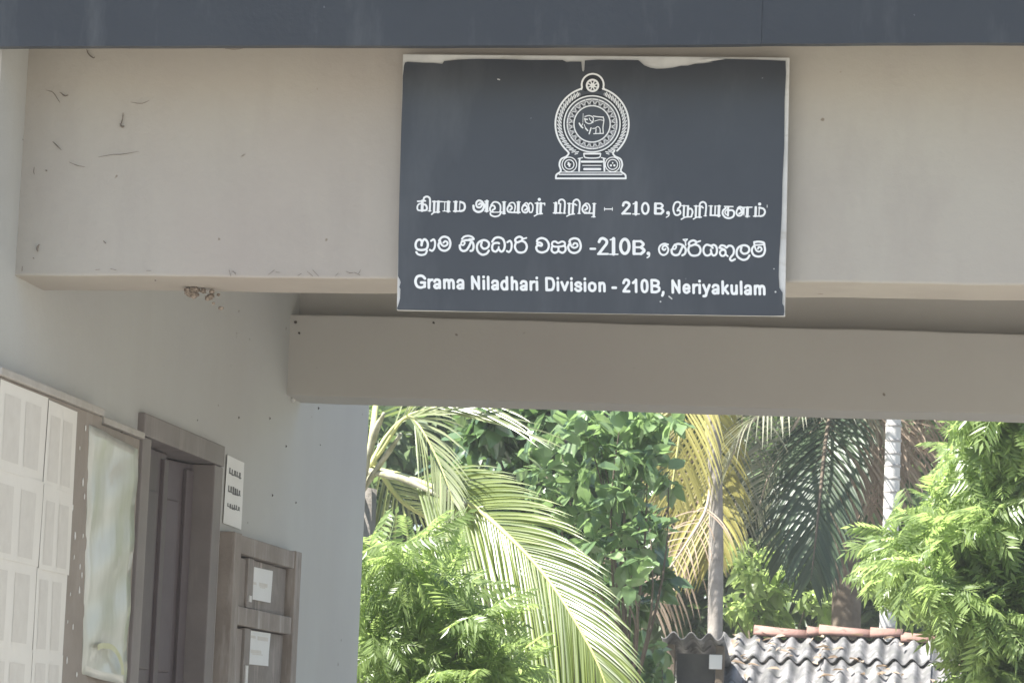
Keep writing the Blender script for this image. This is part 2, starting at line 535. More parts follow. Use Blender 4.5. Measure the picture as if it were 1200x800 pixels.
def door_leaf(y0, y1, open_in):
    leaf = box('door', XW - 0.085, XW - 0.048, y0, y1, FLOOR + 0.01, DTOP, 'door', bld, 0.003)
    w = y1 - y0
    subs = []
    for z0, z1 in ((FLOOR + 0.12, FLOOR + 0.82), (FLOOR + 0.95, FLOOR + 1.30), (FLOOR + 1.38, DTOP - 0.12)):
        subs.append(box('panel', XW - 0.052, XW - 0.042, y0 + 0.09, y1 - 0.09, z0, z1, 'door', None, 0.006))
    subs.append(box('stile', XW - 0.050, XW - 0.036, y0 + 0.012, y0 + 0.06, FLOOR + 0.03, DTOP - 0.02, 'door', None, 0.003))
    subs.append(box('stile', XW - 0.050, XW - 0.036, y1 - 0.06, y1 - 0.012, FLOOR + 0.03, DTOP - 0.02, 'door', None, 0.003))
    subs.append(box('handle', XW - 0.040, XW - 0.015, y1 - 0.052, y1 - 0.028, FLOOR + 0.98, FLOOR + 1.10, 'tin', None, 0.004))
    for s in subs:
        s.parent = leaf
        s.matrix_parent_inverse = Matrix.Identity(4)
    if open_in:
        piv = Vector((XW - 0.085, y1, 0))
        R = Matrix.Translation(piv) @ Matrix.Rotation(math.radians(-13), 4, 'Z') @ Matrix.Translation(-piv)
        for o in [leaf] + subs:
            o.data.transform(R)
    return leaf


door_leaf(DY0 + 0.049, dmid, False)
door_leaf(dmid + 0.006, DY1 - 0.049, True)

# window: heavy wooden frame with recessed shutters
win = empty('window', 'window', 'x', (XW, (WY0 + WY1) / 2, WZ0))
del win['label'], win['category']
win.parent = bld
win.matrix_parent_inverse = Matrix.Translation(-bld.location)
WX = XW + 0.05


def wpart(name, *a, **k):
    o = box(name, *a, **k)
    o.parent = win
    o.matrix_parent_inverse = Matrix.Translation(-win.location)
    return o


FY0, FY1, FZ0, FZ1 = 9.16, 10.12, 1.18, 2.235
wpart('stile', XW - 0.12, WX, FY0, FY0 + 0.09, FZ0, FZ1, 'window', bev=0.004)
wpart('stile', XW - 0.12, WX, FY1 - 0.085, FY1, FZ0, FZ1, 'window', bev=0.004)
RA, RB = at(288.5, 733, 'x', WX).z, at(288.5, 711, 'x', WX).z
RC, RD = RA - (RB - RA) - .24, RA - .235
for z0, z1 in ((FZ1 - 0.062, FZ1 - 0.003), (RA, RB), (RC, RD), (FZ0 + 0.003, FZ0 + 0.07)):
    wpart('rail', XW - 0.117, WX - 0.006, FY0 + 0.093, FY1 - 0.088, z0, z1, 'window', bev=0.004)
for z0, z1 in ((RB + .003, FZ1 - 0.065), (RD + .003, RA - .003), (FZ0 + 0.073, RC - .003)):
    wpart('shutter', XW - 0.02, XW + 0.018, FY0 + 0.36, FY1 - 0.09, z0, z1, 'shutter', bev=0.003)
    wpart('batten', XW - 0.012, XW + 0.022, FY0 + 0.16, FY0 + 0.27, z0, z1 - 0.005, 'window', bev=0.003)
    wpart('batten', XW - 0.01, XW + 0.030, FY0 + 0.275, FY0 + 0.355, z0, z1, 'shutter', bev=0.003)
    wpart('slat', XW + 0.0, XW + 0.033, FY0 + 0.30, FY0 + 0.33, z0 + 0.02, z1 - 0.12, 'flake')

# ------------------------------------------------------------------ lettering tools
def sdf_mesh(name, strokes, res, plane_y, material, parent):
    """strokes in photo pixels (points, width); filled outline made into one flat mesh on the sign face"""
    xs = [p[0] for s in strokes for p in s[0]]
    ys = [p[1] for s in strokes for p in s[0]]
    x0, x1, y0, y1 = min(xs) - 4, max(xs) + 4, min(ys) - 4, max(ys) + 4
    nx, ny = int((x1 - x0) / res) + 1, int((y1 - y0) / res) + 1
    D = np.full((ny, nx), -9.0)
    for pts, w in strokes:
        P = [(v.x, v.y) for v in catmull([Vector((p[0], p[1], 0)) for p in pts], 7)] if len(pts) > 2 else list(pts)
        if len(P) == 1:
            P = [P[0], (P[0][0] + 0.01, P[0][1])]
        for a, b2 in zip(P[:-1], P[1:]):
            m_ = w / 2 + 1.0
            i0 = max(0, int((min(a[0], b2[0]) - m_ - x0) / res))
            i1 = min(nx, int((max(a[0], b2[0]) + m_ - x0) / res) + 2)
            j0 = max(0, int((min(a[1], b2[1]) - m_ - y0) / res))
            j1 = min(ny, int((max(a[1], b2[1]) + m_ - y0) / res) + 2)
            gx = x0 + np.arange(i0, i1) * res
            gy = (y0 + np.arange(j0, j1) * res)[:, None]
            dx, dy = b2[0] - a[0], b2[1] - a[1]
            l2 = dx * dx + dy * dy + 1e-12
            t = np.clip(((gx - a[0]) * dx + (gy - a[1]) * dy) / l2, 0, 1)
            d = np.hypot(gx - a[0] - t * dx, gy - a[1] - t * dy)
            D[j0:j1, i0:i1] = np.maximum(D[j0:j1, i0:i1], w / 2 - d)
    V, F = [], []

    def add(poly):
        n = len(V)
        V.extend(poly)
        F.append(tuple(range(n, n + len(poly)))[::-1])
    S = D > 0
    full = S[:-1, :-1] & S[1:, :-1] & S[:-1, 1:] & S[1:, 1:]
    anyc = S[:-1, :-1] | S[1:, :-1] | S[:-1, 1:] | S[1:, 1:]
    for j in range(ny - 1):
        row = full[j]
        edge = np.flatnonzero(np.diff(np.concatenate([[0], row.astype(np.int8), [0]])))
        for s, e in zip(edge[::2], edge[1::2]):
            add([(x0 + s * res, y0 + j * res), (x0 + e * res, y0 + j * res), (x0 + e * res, y0 + (j + 1) * res), (x0 + s * res, y0 + (j + 1) * res)])
        for i in np.flatnonzero(anyc[j] & ~row):
            cs = [(i, j), (i + 1, j), (i + 1, j + 1), (i, j + 1)]
            poly = []
            for k in range(4):
                a, b2 = cs[k], cs[(k + 1) % 4]
                da, db = D[a[1], a[0]], D[b2[1], b2[0]]
                if da > 0:
                    poly.append((x0 + a[0] * res, y0 + a[1] * res))
                if (da > 0) != (db > 0):
                    t = da / (da - db)
                    poly.append((x0 + (a[0] + (b2[0] - a[0]) * t) * res, y0 + (a[1] + (b2[1] - a[1]) * t) * res))
            if len(poly) > 2:
                add(poly)
    W = [at(p[0], p[1], 'y', plane_y) for p in V]
    return under(mesh_obj(name, W, F, material), parent)


def G(ox, oy, k, rows, bold=0):
    """strokes read at k-times enlargement from a corner (ox, oy)"""
    return [([(ox + x / k, oy + y / k) for x, y in pts], (w + bold) / k) for w, *pts in rows]


def B10(ox, oy, rows):
    return G(ox, oy, 10, rows, -3 if oy < 260 else -1)


def arc(cx, cy, r, a0=0, a1=360, n=40, ry=None):
    ry = r if ry is None else ry
    return [(cx + r * math.cos(math.radians(a0 + (a1 - a0) * i / n)), cy + ry * math.sin(math.radians(a0 + (a1 - a0) * i / n))) for i in range(n + 1)]


# ------------------------------------------------------------------ the sign
SY = 6.962           # front of the sign's vinyl
sign = empty('office_sign', 'dark slate sign board with white crest and three lines of lettering', 'sign', tuple(at(692, 368, 'y', SY + 0.02)))
pts = [(472.2, 63.6), (925.2, 67.6), (919.8, 370.4), (464.8, 363.4)]
fv = [at(*p, 'y', SY + 0.003) for p in pts]
bv = [v + Vector((0, 0.012, 0)) for v in fv]
hexa('backing_board', [fv[3], fv[2], bv[2], bv[3], fv[0], fv[1], bv[1], bv[0]], 'backing', sign, 0.002)
vin = [(473.4, 77), (474.6, 73.6), (477.5, 72.6), (486, 73.2), (495.8, 73.8), (508, 74.0), (518.3, 75.1), (520.3, 71.8), (527, 71.2), (536.7, 70.2),
       (560, 69.3), (587.7, 69.6), (620, 70.6), (659, 70.6), (664, 72.9), (669, 72.4), (681.2, 72.6), (682.2, 83.0), (683.6, 84.2), (684.6, 82.6),
       (685.4, 71.2), (700, 70.2), (748, 70.8), (752, 74.0), (755, 76.9), (762, 79.6), (769.4, 80.9), (779, 80.6), (787.8, 79.6), (798, 77.4), (806, 77.2),
       (814.3, 75.0), (825, 74.4), (836.8, 72.7), (826, 71.6), (822.5, 71.0), (840.9, 68.9), (873.5, 69.9), (900, 70.6), (920.6, 71.6), (921, 86),
       (919.4, 120), (919, 170), (917, 210), (916, 250), (914.2, 285), (913.0, 300), (912.4, 322), (913.3, 337), (917, 343), (916.6, 355.5),
       (918.6, 358.5), (919.2, 365), (918.2, 369.6), (905, 370.0), (860, 369.4), (700, 367.2), (560, 364.9), (500, 363.6), (466.4, 363.0), (464.9, 361.6), (467.2, 356), (468.8, 350), (469.2, 339),
       (468.0, 336.2), (469.5, 331), (468.6, 327.5), (466.4, 324), (467.0, 280), (468.0, 230), (470.2, 150), (471.6, 110), (472.0, 90)]
from mathutils.geometry import tessellate_polygon
front = [at(*p, 'y', SY) for p in vin]
nv_ = len(front)
tri = tessellate_polygon([front])
V = front + [p + Vector((0, 0.0025, 0)) for p in front]
F = []
for t in tri:
    a, b2, c = (Vector(front[i]) for i in t)
    t = tuple(t) if (b2 - a).cross(c - a).y < 0 else tuple(t)[::-1]
    F += [t, tuple(i + nv_ for i in t[::-1])]
F += [(i, (i + 1) % nv_, (i + 1) % nv_ + nv_, i + nv_) for i in range(nv_)]
under(mesh_obj('vinyl_sheet', V, F, 'vinyl'), sign)
# peeling curl of vinyl at the top right of the sheet
cp = [(812, 72.6), (822, 70.2), (838, 68.4), (850, 69.4), (836, 71.6), (824, 73.0)]
mesh_obj('vinyl_curl', [at(x, y, 'y', SY - 0.006 - 0.004 * (i % 2)) for i, (x, y) in enumerate(cp)], [(0, 5, 1), (1, 5, 4, 2), (2, 4, 3)], 'backing')
under(bpy.data.objects['vinyl_curl'], sign)

T = []
T += B10(480, 220, [
    (22, (95, 160), (185, 155)), (36, (150, 155), (146, 268)), (22, (145, 182), (105, 195), (90, 230), (100, 262), (140, 268)),
    (26, (155, 195), (188, 202), (203, 235), (193, 262), (150, 268)), (26, (165, 152), (170, 118), (203, 104), (234, 122), (240, 170), (236, 272)), (13, (214, 273), (252, 273)),
    (18, (268, 162), (380, 164)), (30, (290, 162), (286, 282)), (36, (338, 164), (332, 284)), (20, (350, 284), (290, 290), (258, 312)),
    (16, (385, 165), (476, 167)), (14, (412, 168), (409, 270)), (40, (455, 168), (452, 275)), (14, (390, 274), (426, 274)), (14, (430, 278), (478, 278)),
    (36, (541, 166), (537, 275)), (16, (515, 165), (560, 165)), (20, (515, 275), (606, 275)), (14, (590, 168), (586, 268)), (28, (594, 166), (636, 184), (648, 225), (634, 262), (598, 275)),
    (26, (868, 200), (850, 165), (815, 150), (788, 165), (781, 195), (793, 226), (826, 230), (846, 205), (832, 184), (812, 196)),
    (30, (748, 212), (757, 258), (800, 284), (848, 270), (872, 225), (868, 190)), (18, (845, 202), (905, 200)), (40, (906, 160), (903, 272)), (14, (878, 160), (925, 158)), (14, (878, 275), (926, 275)),
    (24, (972, 262), (1000, 243), (988, 212), (958, 214), (941, 248), (952, 278), (980, 285)), (22, (955, 205), (985, 170), (1030, 172), (1060, 200), (1066, 240), (1060, 282)),
    (16, (950, 287), (1118, 287)), (22, (945, 300), (955, 322), (1000, 338), (1050, 324), (1075, 285)), (34, (1108, 172), (1106, 300)), (13, (1086, 168), (1128, 166)), (13, (1088, 304), (1124, 304))])
T += B10(600, 220, [
    (24, (-22, 262), (0, 240), (-14, 212), (-42, 218), (-55, 250), (-42, 282), (-5, 288)), (20, (-42, 210), (-20, 180), (20, 178), (38, 220), (26, 285)), (22, (-10, 290), (92, 290)), (36, (76, 172), (72, 290)), (13, (55, 170), (98, 168)),
    (24, (152, 262), (178, 240), (162, 208), (132, 214), (118, 250), (134, 285), (172, 288), (200, 240)), (20, (130, 208), (165, 178), (190, 200), (200, 250), (205, 285)), (20, (190, 205), (215, 178), (242, 205), (244, 250), (232, 286), (210, 290)),
    (30, (298, 180), (294, 295)), (34, (338, 184), (334, 300)), (18, (272, 182), (385, 186)), (16, (378, 180), (384, 205)), (18, (356, 304), (304, 310), (262, 332)), (40, (320, 138)),
    (38, (514, 182), (509, 292)), (13, (486, 180), (520, 179)), (20, (485, 296), (582, 296)), (22, (568, 190), (562, 298)), (24, (550, 186), (552, 152), (585, 138), (614, 156), (620, 200), (613, 298)), (13, (596, 299), (628, 299)),
    (28, (672, 186), (668, 300)), (30, (716, 190), (711, 305)), (16, (652, 185), (742, 190)), (24, (714, 188), (726, 154), (760, 138), (788, 160), (795, 200), (786, 300)), (13, (770, 302), (802, 302)), (18, (732, 308), (682, 315), (642, 334)), (20, (738, 196), (757, 206)),
    (24, (856, 262), (884, 240), (866, 208), (838, 214), (824, 250), (840, 286), (880, 294)), (20, (838, 208), (868, 184), (900, 196), (914, 240), (902, 292)), (20, (850, 299), (958, 299)), (30, (963, 190), (958, 338)), (13, (944, 187), (984, 187)), (14, (932, 342), (976, 342)),
    (16, (1084, 250), (1176, 250)), (11, (1084, 232), (1084, 268)), (11, (1176, 232), (1176, 268))])
T += B10(690, 220, [
    (32, (402, 208), (412, 180), (440, 171), (470, 187), (472, 215), (440, 255), (397, 303)), (24, (390, 304), (486, 304)), (38, (554, 175), (551, 310)), (18, (516, 308), (592, 308)), (18, (520, 190), (552, 178)),
    (28, *arc(662, 243, 38, 0, 360, 20, 63)),
    (36, (781, 188), (779, 300)), (26, (779, 186), (842, 186)), (24, (779, 241), (842, 241)), (28, (779, 304), (846, 304)), (28, (842, 186), (866, 212), (842, 241)), (32, (846, 241), (872, 272), (846, 304)),
    (46, (928, 296)), (16, (944, 300), (936, 328), (908, 347))])
T += B10(780, 220, [
    (24, (138, 268), (166, 268), (172, 302), (138, 322), (105, 306), (90, 240), (110, 180), (150, 168), (174, 190), (164, 225), (144, 248)),
    (26, (216, 212), (212, 332)), (16, (190, 212), (270, 213)), (28, (264, 216), (258, 338)), (24, (262, 252), (298, 247), (316, 282), (304, 330)), (20, (305, 340), (232, 345), (184, 370)),
    (28, (357, 215), (353, 336)), (30, (402, 220), (397, 345)), (16, (335, 215), (428, 217)), (24, (397, 215), (408, 180), (440, 167), (469, 187), (475, 230), (466, 328)), (13, (448, 330), (480, 330)), (18, (420, 345), (367, 346), (326, 367)), (20, (424, 226), (441, 236)),
    (28, (532, 216), (528, 322)), (22, (582, 216), (578, 322)), (34, (627, 216), (622, 332)), (22, (522, 322), (638, 327)), (13, (506, 214), (552, 214)), (13, (600, 215), (646, 216)),
    (18, (690, 220), (790, 222)), (28, (734, 225), (730, 325)), (26, (705, 240), (674, 268), (670, 310), (702, 348), (750, 357), (794, 335), (803, 288), (780, 264), (742, 266)), (18, (722, 258), (698, 278), (702, 308), (730, 320)),
    (24, (862, 305), (890, 282), (872, 246), (842, 254), (830, 298), (852, 328), (888, 322), (908, 280), (902, 240), (870, 224), (845, 240)), (18, (890, 232), (1012, 229)), (36, (960, 235), (956, 335)), (14, (922, 236), (918, 320)), (14, (934, 336), (986, 336)),
    (32, (1057, 230), (1053, 332)), (18, (1030, 334), (1122, 334)), (16, (1098, 236), (1094, 326)), (26, (1098, 234), (1148, 248), (1164, 285), (1146, 322), (1112, 334)), (40, (1102, 192))])
sdf_mesh('tamil_lettering', T, 0.25, SY - 0.0008, 'letter', sign)

S = []
S += B10(480, 268, [
    (28, (138, 190), (142, 150), (120, 128), (86, 142), (70, 190), (86, 236), (138, 250), (196, 236), (214, 190), (204, 148), (176, 124), (150, 150), (140, 195)),
    (25, (78, 274), (98, 298), (140, 308), (184, 296), (204, 258)), (25, (252, 142), (282, 126), (298, 160), (293, 220), (266, 258), (238, 248)),
    (27, (346, 140), (374, 104), (415, 94), (458, 114), (478, 170), (462, 230), (414, 258), (362, 242), (338, 196), (350, 158)),
    (24, (356, 140), (372, 182), (402, 204), (438, 190), (444, 162), (418, 146), (396, 164)),
    (24, (614, 120), (640, 94), (690, 84), (734, 98), (750, 124), (700, 124)), (27, (612, 150), (650, 136), (704, 136), (740, 164), (750, 210), (738, 252), (714, 260)),
    (22, (612, 150), (602, 182), (630, 192), (646, 164), (622, 146)), (28, (588, 196), (594, 236), (624, 260), (664, 252), (692, 215), (716, 165)),
    (27, (846, 158), (838, 200), (868, 234), (908, 226), (930, 195), (924, 160), (890, 136), (848, 138), (806, 164), (788, 212), (802, 268), (850, 304), (902, 292), (928, 258)),
    (27, (968, 152), (998, 112), (1048, 102), (1096, 126), (1116, 190), (1102, 250), (1072, 268), (1042, 242), (1010, 268), (974, 252), (968, 208), (986, 174), (1030, 166), (1048, 172)),
    (22, (1042, 240), (1044, 215)),
    (25, (1146, 158), (1178, 142), (1196, 180), (1190, 240), (1166, 272), (1140, 262))])
S += B10(580, 268, [
    (27, (244, 168), (234, 215), (260, 266), (305, 280), (352, 264), (374, 212), (354, 162), (310, 144), (266, 160), (238, 142), (248, 112), (288, 94), (322, 112), (316, 138)), (20, (324, 122), (368, 108)),
    (27, (492, 148), (504, 126), (550, 110), (603, 132), (632, 190), (613, 252), (555, 278), (502, 262), (484, 224), (502, 196), (544, 200), (548, 176), (518, 162), (494, 176)),
    (24, (738, 212), (690, 208), (668, 186), (678, 156), (710, 150), (740, 168), (786, 150), (816, 162), (818, 192), (786, 206), (740, 210)),
    (26, (668, 215), (666, 258), (700, 282), (738, 264), (746, 228)), (26, (746, 262), (790, 282), (824, 258), (826, 216), (806, 200)),
    (27, (872, 152), (888, 126), (935, 113), (983, 132), (1006, 200), (988, 258), (935, 284), (882, 268), (858, 220), (874, 176)),
    (23, (880, 156), (896, 206), (932, 224), (966, 206), (962, 176), (930, 170), (916, 190)), (26, (1120, 235), (1172, 235))])
S += B10(690, 268, [
    (26, (22, 236), (74, 236)),
    (34, (120, 154), (138, 122), (170, 114), (206, 138), (207, 175), (170, 225), (118, 293)), (26, (108, 296), (224, 296)), (42, (290, 118), (290, 296)), (18, (246, 300), (340, 300)), (18, (252, 130), (288, 118)),
    (36, *arc(422, 207, 50, 0, 360, 20, 84)),
    (38, (530, 150), (530, 292)), (27, (530, 147), (608, 147)), (26, (530, 218), (608, 218)), (28, (530, 294), (612, 294)), (32, (608, 147), (640, 182), (608, 218)), (36, (612, 218), (648, 256), (612, 294)),
    (44, (698, 290)), (18, (712, 296), (706, 324), (684, 338)),
    (23, (900, 236), (884, 250), (864, 236), (872, 206), (906, 202), (932, 240), (914, 290), (872, 308), (834, 284), (822, 235), (842, 194), (885, 176), (928, 186))])
S += B10(785, 268, [
    (22, (46, 202), (32, 232), (60, 238), (74, 208), (54, 188)), (28, (20, 246), (26, 288), (62, 310), (106, 298), (130, 250), (150, 206)), (27, (62, 188), (100, 178), (150, 194), (186, 240), (176, 292), (146, 312)),
    (14, (155, 127), (204, 122)), (18, (204, 124), (184, 150), (186, 194)), (14, (156, 128), (182, 152)),
    (27, (228, 204), (216, 252), (242, 303), (290, 316), (340, 300), (360, 250), (338, 202), (290, 186), (246, 200), (222, 180), (236, 152), (275, 138), (308, 154), (300, 178)), (20, (310, 160), (356, 144)),
    (26, (470, 196), (430, 188), (400, 216), (394, 265), (416, 308), (454, 312), (484, 284), (480, 246)), (26, (484, 284), (510, 314), (542, 298), (552, 250), (542, 208), (514, 190), (486, 204), (502, 226)),
    (26, (580, 222), (602, 196), (640, 202), (664, 222), (690, 200), (728, 206), (750, 246), (744, 295), (718, 328), (704, 356), (726, 374), (762, 358)), (25, (585, 225), (640, 246), (604, 252), (586, 282), (604, 316), (638, 314), (654, 282), (646, 250)), (22, (650, 296), (678, 322)),
    (27, (838, 218), (832, 262), (864, 292), (908, 284), (930, 252), (922, 216), (888, 196), (846, 198), (802, 222), (782, 272), (796, 328), (854, 364), (906, 352), (932, 314)),
    (26, (992, 196), (966, 228), (962, 270), (988, 312), (1040, 326), (1092, 308), (1114, 255), (1108, 200), (1098, 164), (1040, 152), (988, 158)), (20, (988, 160), (998, 190), (1100, 186)),
    (22, (996, 212), (1014, 256), (1045, 268), (1074, 250), (1070, 224), (1042, 216), (1032, 236))])
sdf_mesh('sinhala_lettering', S, 0.25, SY - 0.0008, 'letter', sign)

# English line: bold sans strokes on a 100-unit cap height (x, y up)
W_ = 21
LATIN = {
    'G': (78, [((70, 72), (58, 86), (40, 90), (20, 80), (11, 50), (20, 20), (40, 10), (58, 14), (68, 22)), ((68, 16), (68, 44)), ((46, 44), (70, 44))]),
    'r': (40, [((16, 10), (16, 64)), ((17, 44), (24, 60), (38, 64))]),
    'a': (57, [((12, 52), (20, 64), (36, 64), (44, 54), (44, 10)), ((44, 36), (20, 32), (11, 20), (20, 9), (34, 12), (44, 24))]),
    'm': (88, [((16, 10), (16, 64)), ((16, 46), (26, 64), (40, 62), (44, 46)), ((45, 48), (45, 10)), ((45, 46), (54, 64), (68, 62), (73, 46)), ((73, 48), (73, 10))]),
    'N': (74, [((17, 10), (17, 90)), ((17, 88), (57, 12)), ((57, 10), (57, 90))]),
    'i': (28, [((14, 10), (14, 64)), ((14, 89), (14, 91))]),
    'l': (28, [((14, 10), (14, 90))]),
    'd': (62, [((46, 10), (46, 90)), ((46, 46), (36, 64), (20, 60), (12, 37), (20, 13), (36, 10), (46, 28))]),
    'h': (60, [((16, 10), (16, 90)), ((16, 46), (26, 63), (40, 62), (45, 46)), ((45, 48), (45, 10))]),
    'n': (60, [((16, 10), (16, 64)), ((16, 46), (26, 63), (40, 62), (45, 46)), ((45, 48), (45, 10))]),
    'u': (60, [((15, 64), (15, 28)), ((15, 30), (20, 11), (36, 11), (44, 28)), ((45, 64), (45, 10))]),
    'D': (74, [((17, 10), (17, 90)), ((17, 90), (36, 90)), ((17, 10), (36, 10)), ((35, 90), (54, 84), (63, 50), (54, 16), (35, 10))]),
    'v': (57, [((10, 64), (28, 12)), ((28, 12), (47, 64))]),
    's': (56, [((45, 52), (38, 63), (22, 64), (12, 53), (20, 41), (38, 35), (45, 22), (36, 10), (20, 10), (10, 21))]),
    'o': (62, [((31, 64), (16, 56), (12, 37), (16, 18), (31, 10), (46, 18), (50, 37), (46, 56), (31, 64))]),
    'e': (57, [((13, 37), (46, 38)), ((46, 38), (43, 56), (30, 64), (16, 56), (12, 37), (16, 18), (30, 10), (45, 20))]),
    'y': (57, [((10, 64), (29, 14)), ((47, 64), (29, 14), (23, -8), (10, -11))]),
    'k': (57, [((16, 10), (16, 90)), ((20, 32), (45, 64)), ((26, 40), (48, 10))]),
    'B': (74, [((17, 10), (17, 90)), ((17, 90), (42, 90)), ((17, 52), (42, 52)), ((17, 10), (42, 10)), ((40, 90), (58, 80), (56, 60), (40, 52)), ((42, 52), (62, 40), (60, 20), (42, 10))]),
    '2': (57, [((12, 68), (20, 86), (32, 90), (45, 80), (43, 60), (26, 36), (13, 14)), ((12, 11), (46, 11))]),
    '1': (57, [((33, 10), (33, 90)), ((33, 86), (15, 70))]),
    '0': (57, [((29, 90), (16, 80), (12, 50), (16, 20), (29, 10), (42, 20), (46, 50), (42, 80), (29, 90))]),
    ',': (28, [((14, 10), (13, 0), (8, -12))]),
    '-': (35, [((8, 34), (27, 34))]), ' ': (29, [])}
BODY = 'Grama Niladhari Division - 210B, Neriyakulam'
adv = sum(LATIN[c][0] for c in BODY) - 6
pA, pB = (485.0, 338.4), (897.4, 346.4)
kx = (pB[0] - pA[0]) / adv
ky = 0.172
E_, x = [], 0.0
for c in BODY:
    a_, st = LATIN[c]
    for s in st:
        E_.append(([(pA[0] + (x + p[0]) * kx - p[1] * ky * 0.02, pA[1] + (pB[1] - pA[1]) * (x + p[0]) / adv - p[1] * ky) for p in s], W_ * 0.150))
    x += a_
sdf_mesh('latin_lettering', E_, 0.25, SY - 0.0008, 'letter', sign)

# crest, read at 5.515-times enlargement from (630, 75)
K = 5.515
CX, CY = 352, 388
base_l = [(118, 740), (122, 716), (150, 692), (141, 652), (152, 616), (186, 598), (201, 578), (192, 563)]
base_r = [(704 - x - 16 + (0 if x > 180 else 0), y) for x, y in base_l]
rows = [(13, *base_l), (13, *base_r), (13, (118, 740), (567, 740)),
        (13, *arc(CX, CY, 237, 133, 253, 40)), (13, *arc(CX, CY, 237, 47, -73, 40)),
        (13, (283, 164), *arc(356, 136, 71, 168, 372, 22), (430, 164)),
        (10, *arc(CX, CY, 181, 0, 360, 60)), (9, *arc(CX, CY, 117, 0, 360, 50)),
        (9, (140, 714), (545, 714)), (7, (152, 700), (535, 700)),
        (14, *arc(355, 140, 37, 0, 360, 30)), (32, (355, 140)),
        (13, (300, 580), (405, 580)), (9, (298, 582), (312, 606), (394, 606), (408, 582)), (13, (272, 612), (268, 690)), (13, (428, 612), (432, 690)),
        (15, (285, 632), (416, 632)), (7, (292, 656), (410, 656)), (16, (302, 680), (404, 680)), (8, (262, 612), (290, 606)), (8, (412, 606), (440, 612)),
        (8, *arc(205, 650, 47, 0, 360, 30)), (8, *arc(205, 650, 30, 0, 360, 24)), (14, (200, 640), (206, 660)), (8, (194, 650), (214, 648)),
        (8, *arc(485, 650, 47, 0, 360, 30)), (8, *arc(485, 650, 32, 0, 360, 24)), (16, (474, 656)), (16, (496, 656)), (12, (485, 640))]
for k in range(8):
    a = math.radians(45 * k + 22.5)
    rows.append((9, (355 + 12 * math.cos(a), 140 + 12 * math.sin(a)), (355 + 38 * math.cos(a), 140 + 38 * math.sin(a))))
for k in range(24):                                   # ring of petals
    a = 15 * k + 7.5
    rows.append((8, *arc(CX, CY, 160, a - 6.0, a + 6.0, 4)))
    a = math.radians(a)
    rows.append((5, (CX + 150 * math.cos(a - .1), CY + 150 * math.sin(a - .1)), (CX + 132 * math.cos(a), CY + 132 * math.sin(a)), (CX + 150 * math.cos(a + .1), CY + 150 * math.sin(a + .1))))
for side in (1, -1):                                  # sheaves either side
    for k in range(22):
        a = math.radians(-62 + 126 * k / 21)
        for dr, da, w in ((200, 0.0, 8), (212, 0.03, 7)):
            p = (CX + side * dr * math.cos(a), CY + dr * math.sin(a))
            q = (CX + side * (dr + 13) * math.cos(a - 0.075 + da * 0.5), CY + (dr + 13) * math.sin(a - 0.075 + da * 0.5))
            rows.append((w, p, q))
lion = [(9, (214, 212), (209, 380)), (26, (142, 395), (172, 448), (206, 480)), (15, (206, 400), (180, 450)),
        (18, (247, 268), (330, 250), (400, 288), (392, 370), (330, 402), (262, 372), (246, 300)), (26, (244, 318), (292, 322)), (16, (330, 300), (350, 340), (390, 370)), (34, (392, 372)),
        (20, (405, 258), (470, 270), (585, 280)), (18, (590, 276), (602, 340), (586, 470), (592, 575)), (13, (428, 355), (520, 330), (592, 342)),
        (26, (262, 490), (298, 530)), (24, (362, 482), (328, 590)), (16, (392, 492), (440, 486), (490, 456), (530, 500), (532, 575)), (18, (412, 590), (592, 584)), (16, (456, 500), (450, 580)), (12, (234, 420), (262, 490))]
E_ = G(630, 75, K, rows, -1.5) + G(670, 120, 16, lion)
emb = sdf_mesh('crest', E_, 0.16, SY - 0.0010, 'letter', sign)
blk = G(630, 75, K, [(26, *arc(355, 138, 54, 150, 390, 24)), (9, *arc(CX, CY, 191, 0, 360, 50)), (9, *arc(205, 650, 39, 0, 360, 24)), (7, *arc(485, 650, 39, 0, 360, 24)),
                     (34, (205, 650)), (30, (485, 650)), (14, (290, 644), (412, 644)), (8, (310, 592), (395, 592))] +
        [(13, (CX + 128 * math.cos(math.radians(15 * k)), CY + 128 * math.sin(math.radians(15 * k))), (CX + 138 * math.cos(math.radians(15 * k)), CY + 138 * math.sin(math.radians(15 * k)))) for k in range(24)])
sdf_mesh('crest_shadow_print', blk, 0.2, SY - 0.0007, 'black_print', sign)  # black printed rings and gaps of the crest, not shadow
gry = G(630, 75, K, [(46, *arc(CX, CY, 143, 0, 360, 50)), (24, *arc(CX, CY, 209, 128, 246, 40)), (24, *arc(CX, CY, 209, 52, -66, 40))])
sdf_mesh('crest_tint', gry, 0.25, SY - 0.0004, 'grey_print', sign)
# nicks in the vinyl
for q_ in ([([(784.0, 347.2), (787.2, 350.0)], 1.6), ([(774, 353.4)], 2.0), ([(908.8, 342)], 2.2), ([(583.4, 93.0), (585.4, 93.6)], 1.4), ([(907, 315)], 1.4), ([(899, 240.5), (899, 243)], 1.0)]):
    sdf_mesh('scratch', [q_], 0.25, SY - 0.0008, 'backing', sign)

# ------------------------------------------------------------------ dirt, webs and nest on the beams
def web(px_pts, w, y=Y1 - 0.004, material='web', parent=front_beam, zoom=None, name='cobweb'):
    P = catmull([at(x, yy, 'y', y) for x, yy in px_pts], 5)
    P = [p + Vector((0, -0.002 * random.random(), 0)) for p in P]
    r = [w * (0.35 + 0.65 * math.sin(math.pi * (i + 0.6) / (len(P) + 0.2))) for i in range(len(P))]
    V, F = tube_np(P, r, 5)
    o = mesh_obj(name, V, F, material)
    o.parent = parent
    o.matrix_parent_inverse = Matrix.Identity(4)
    return o


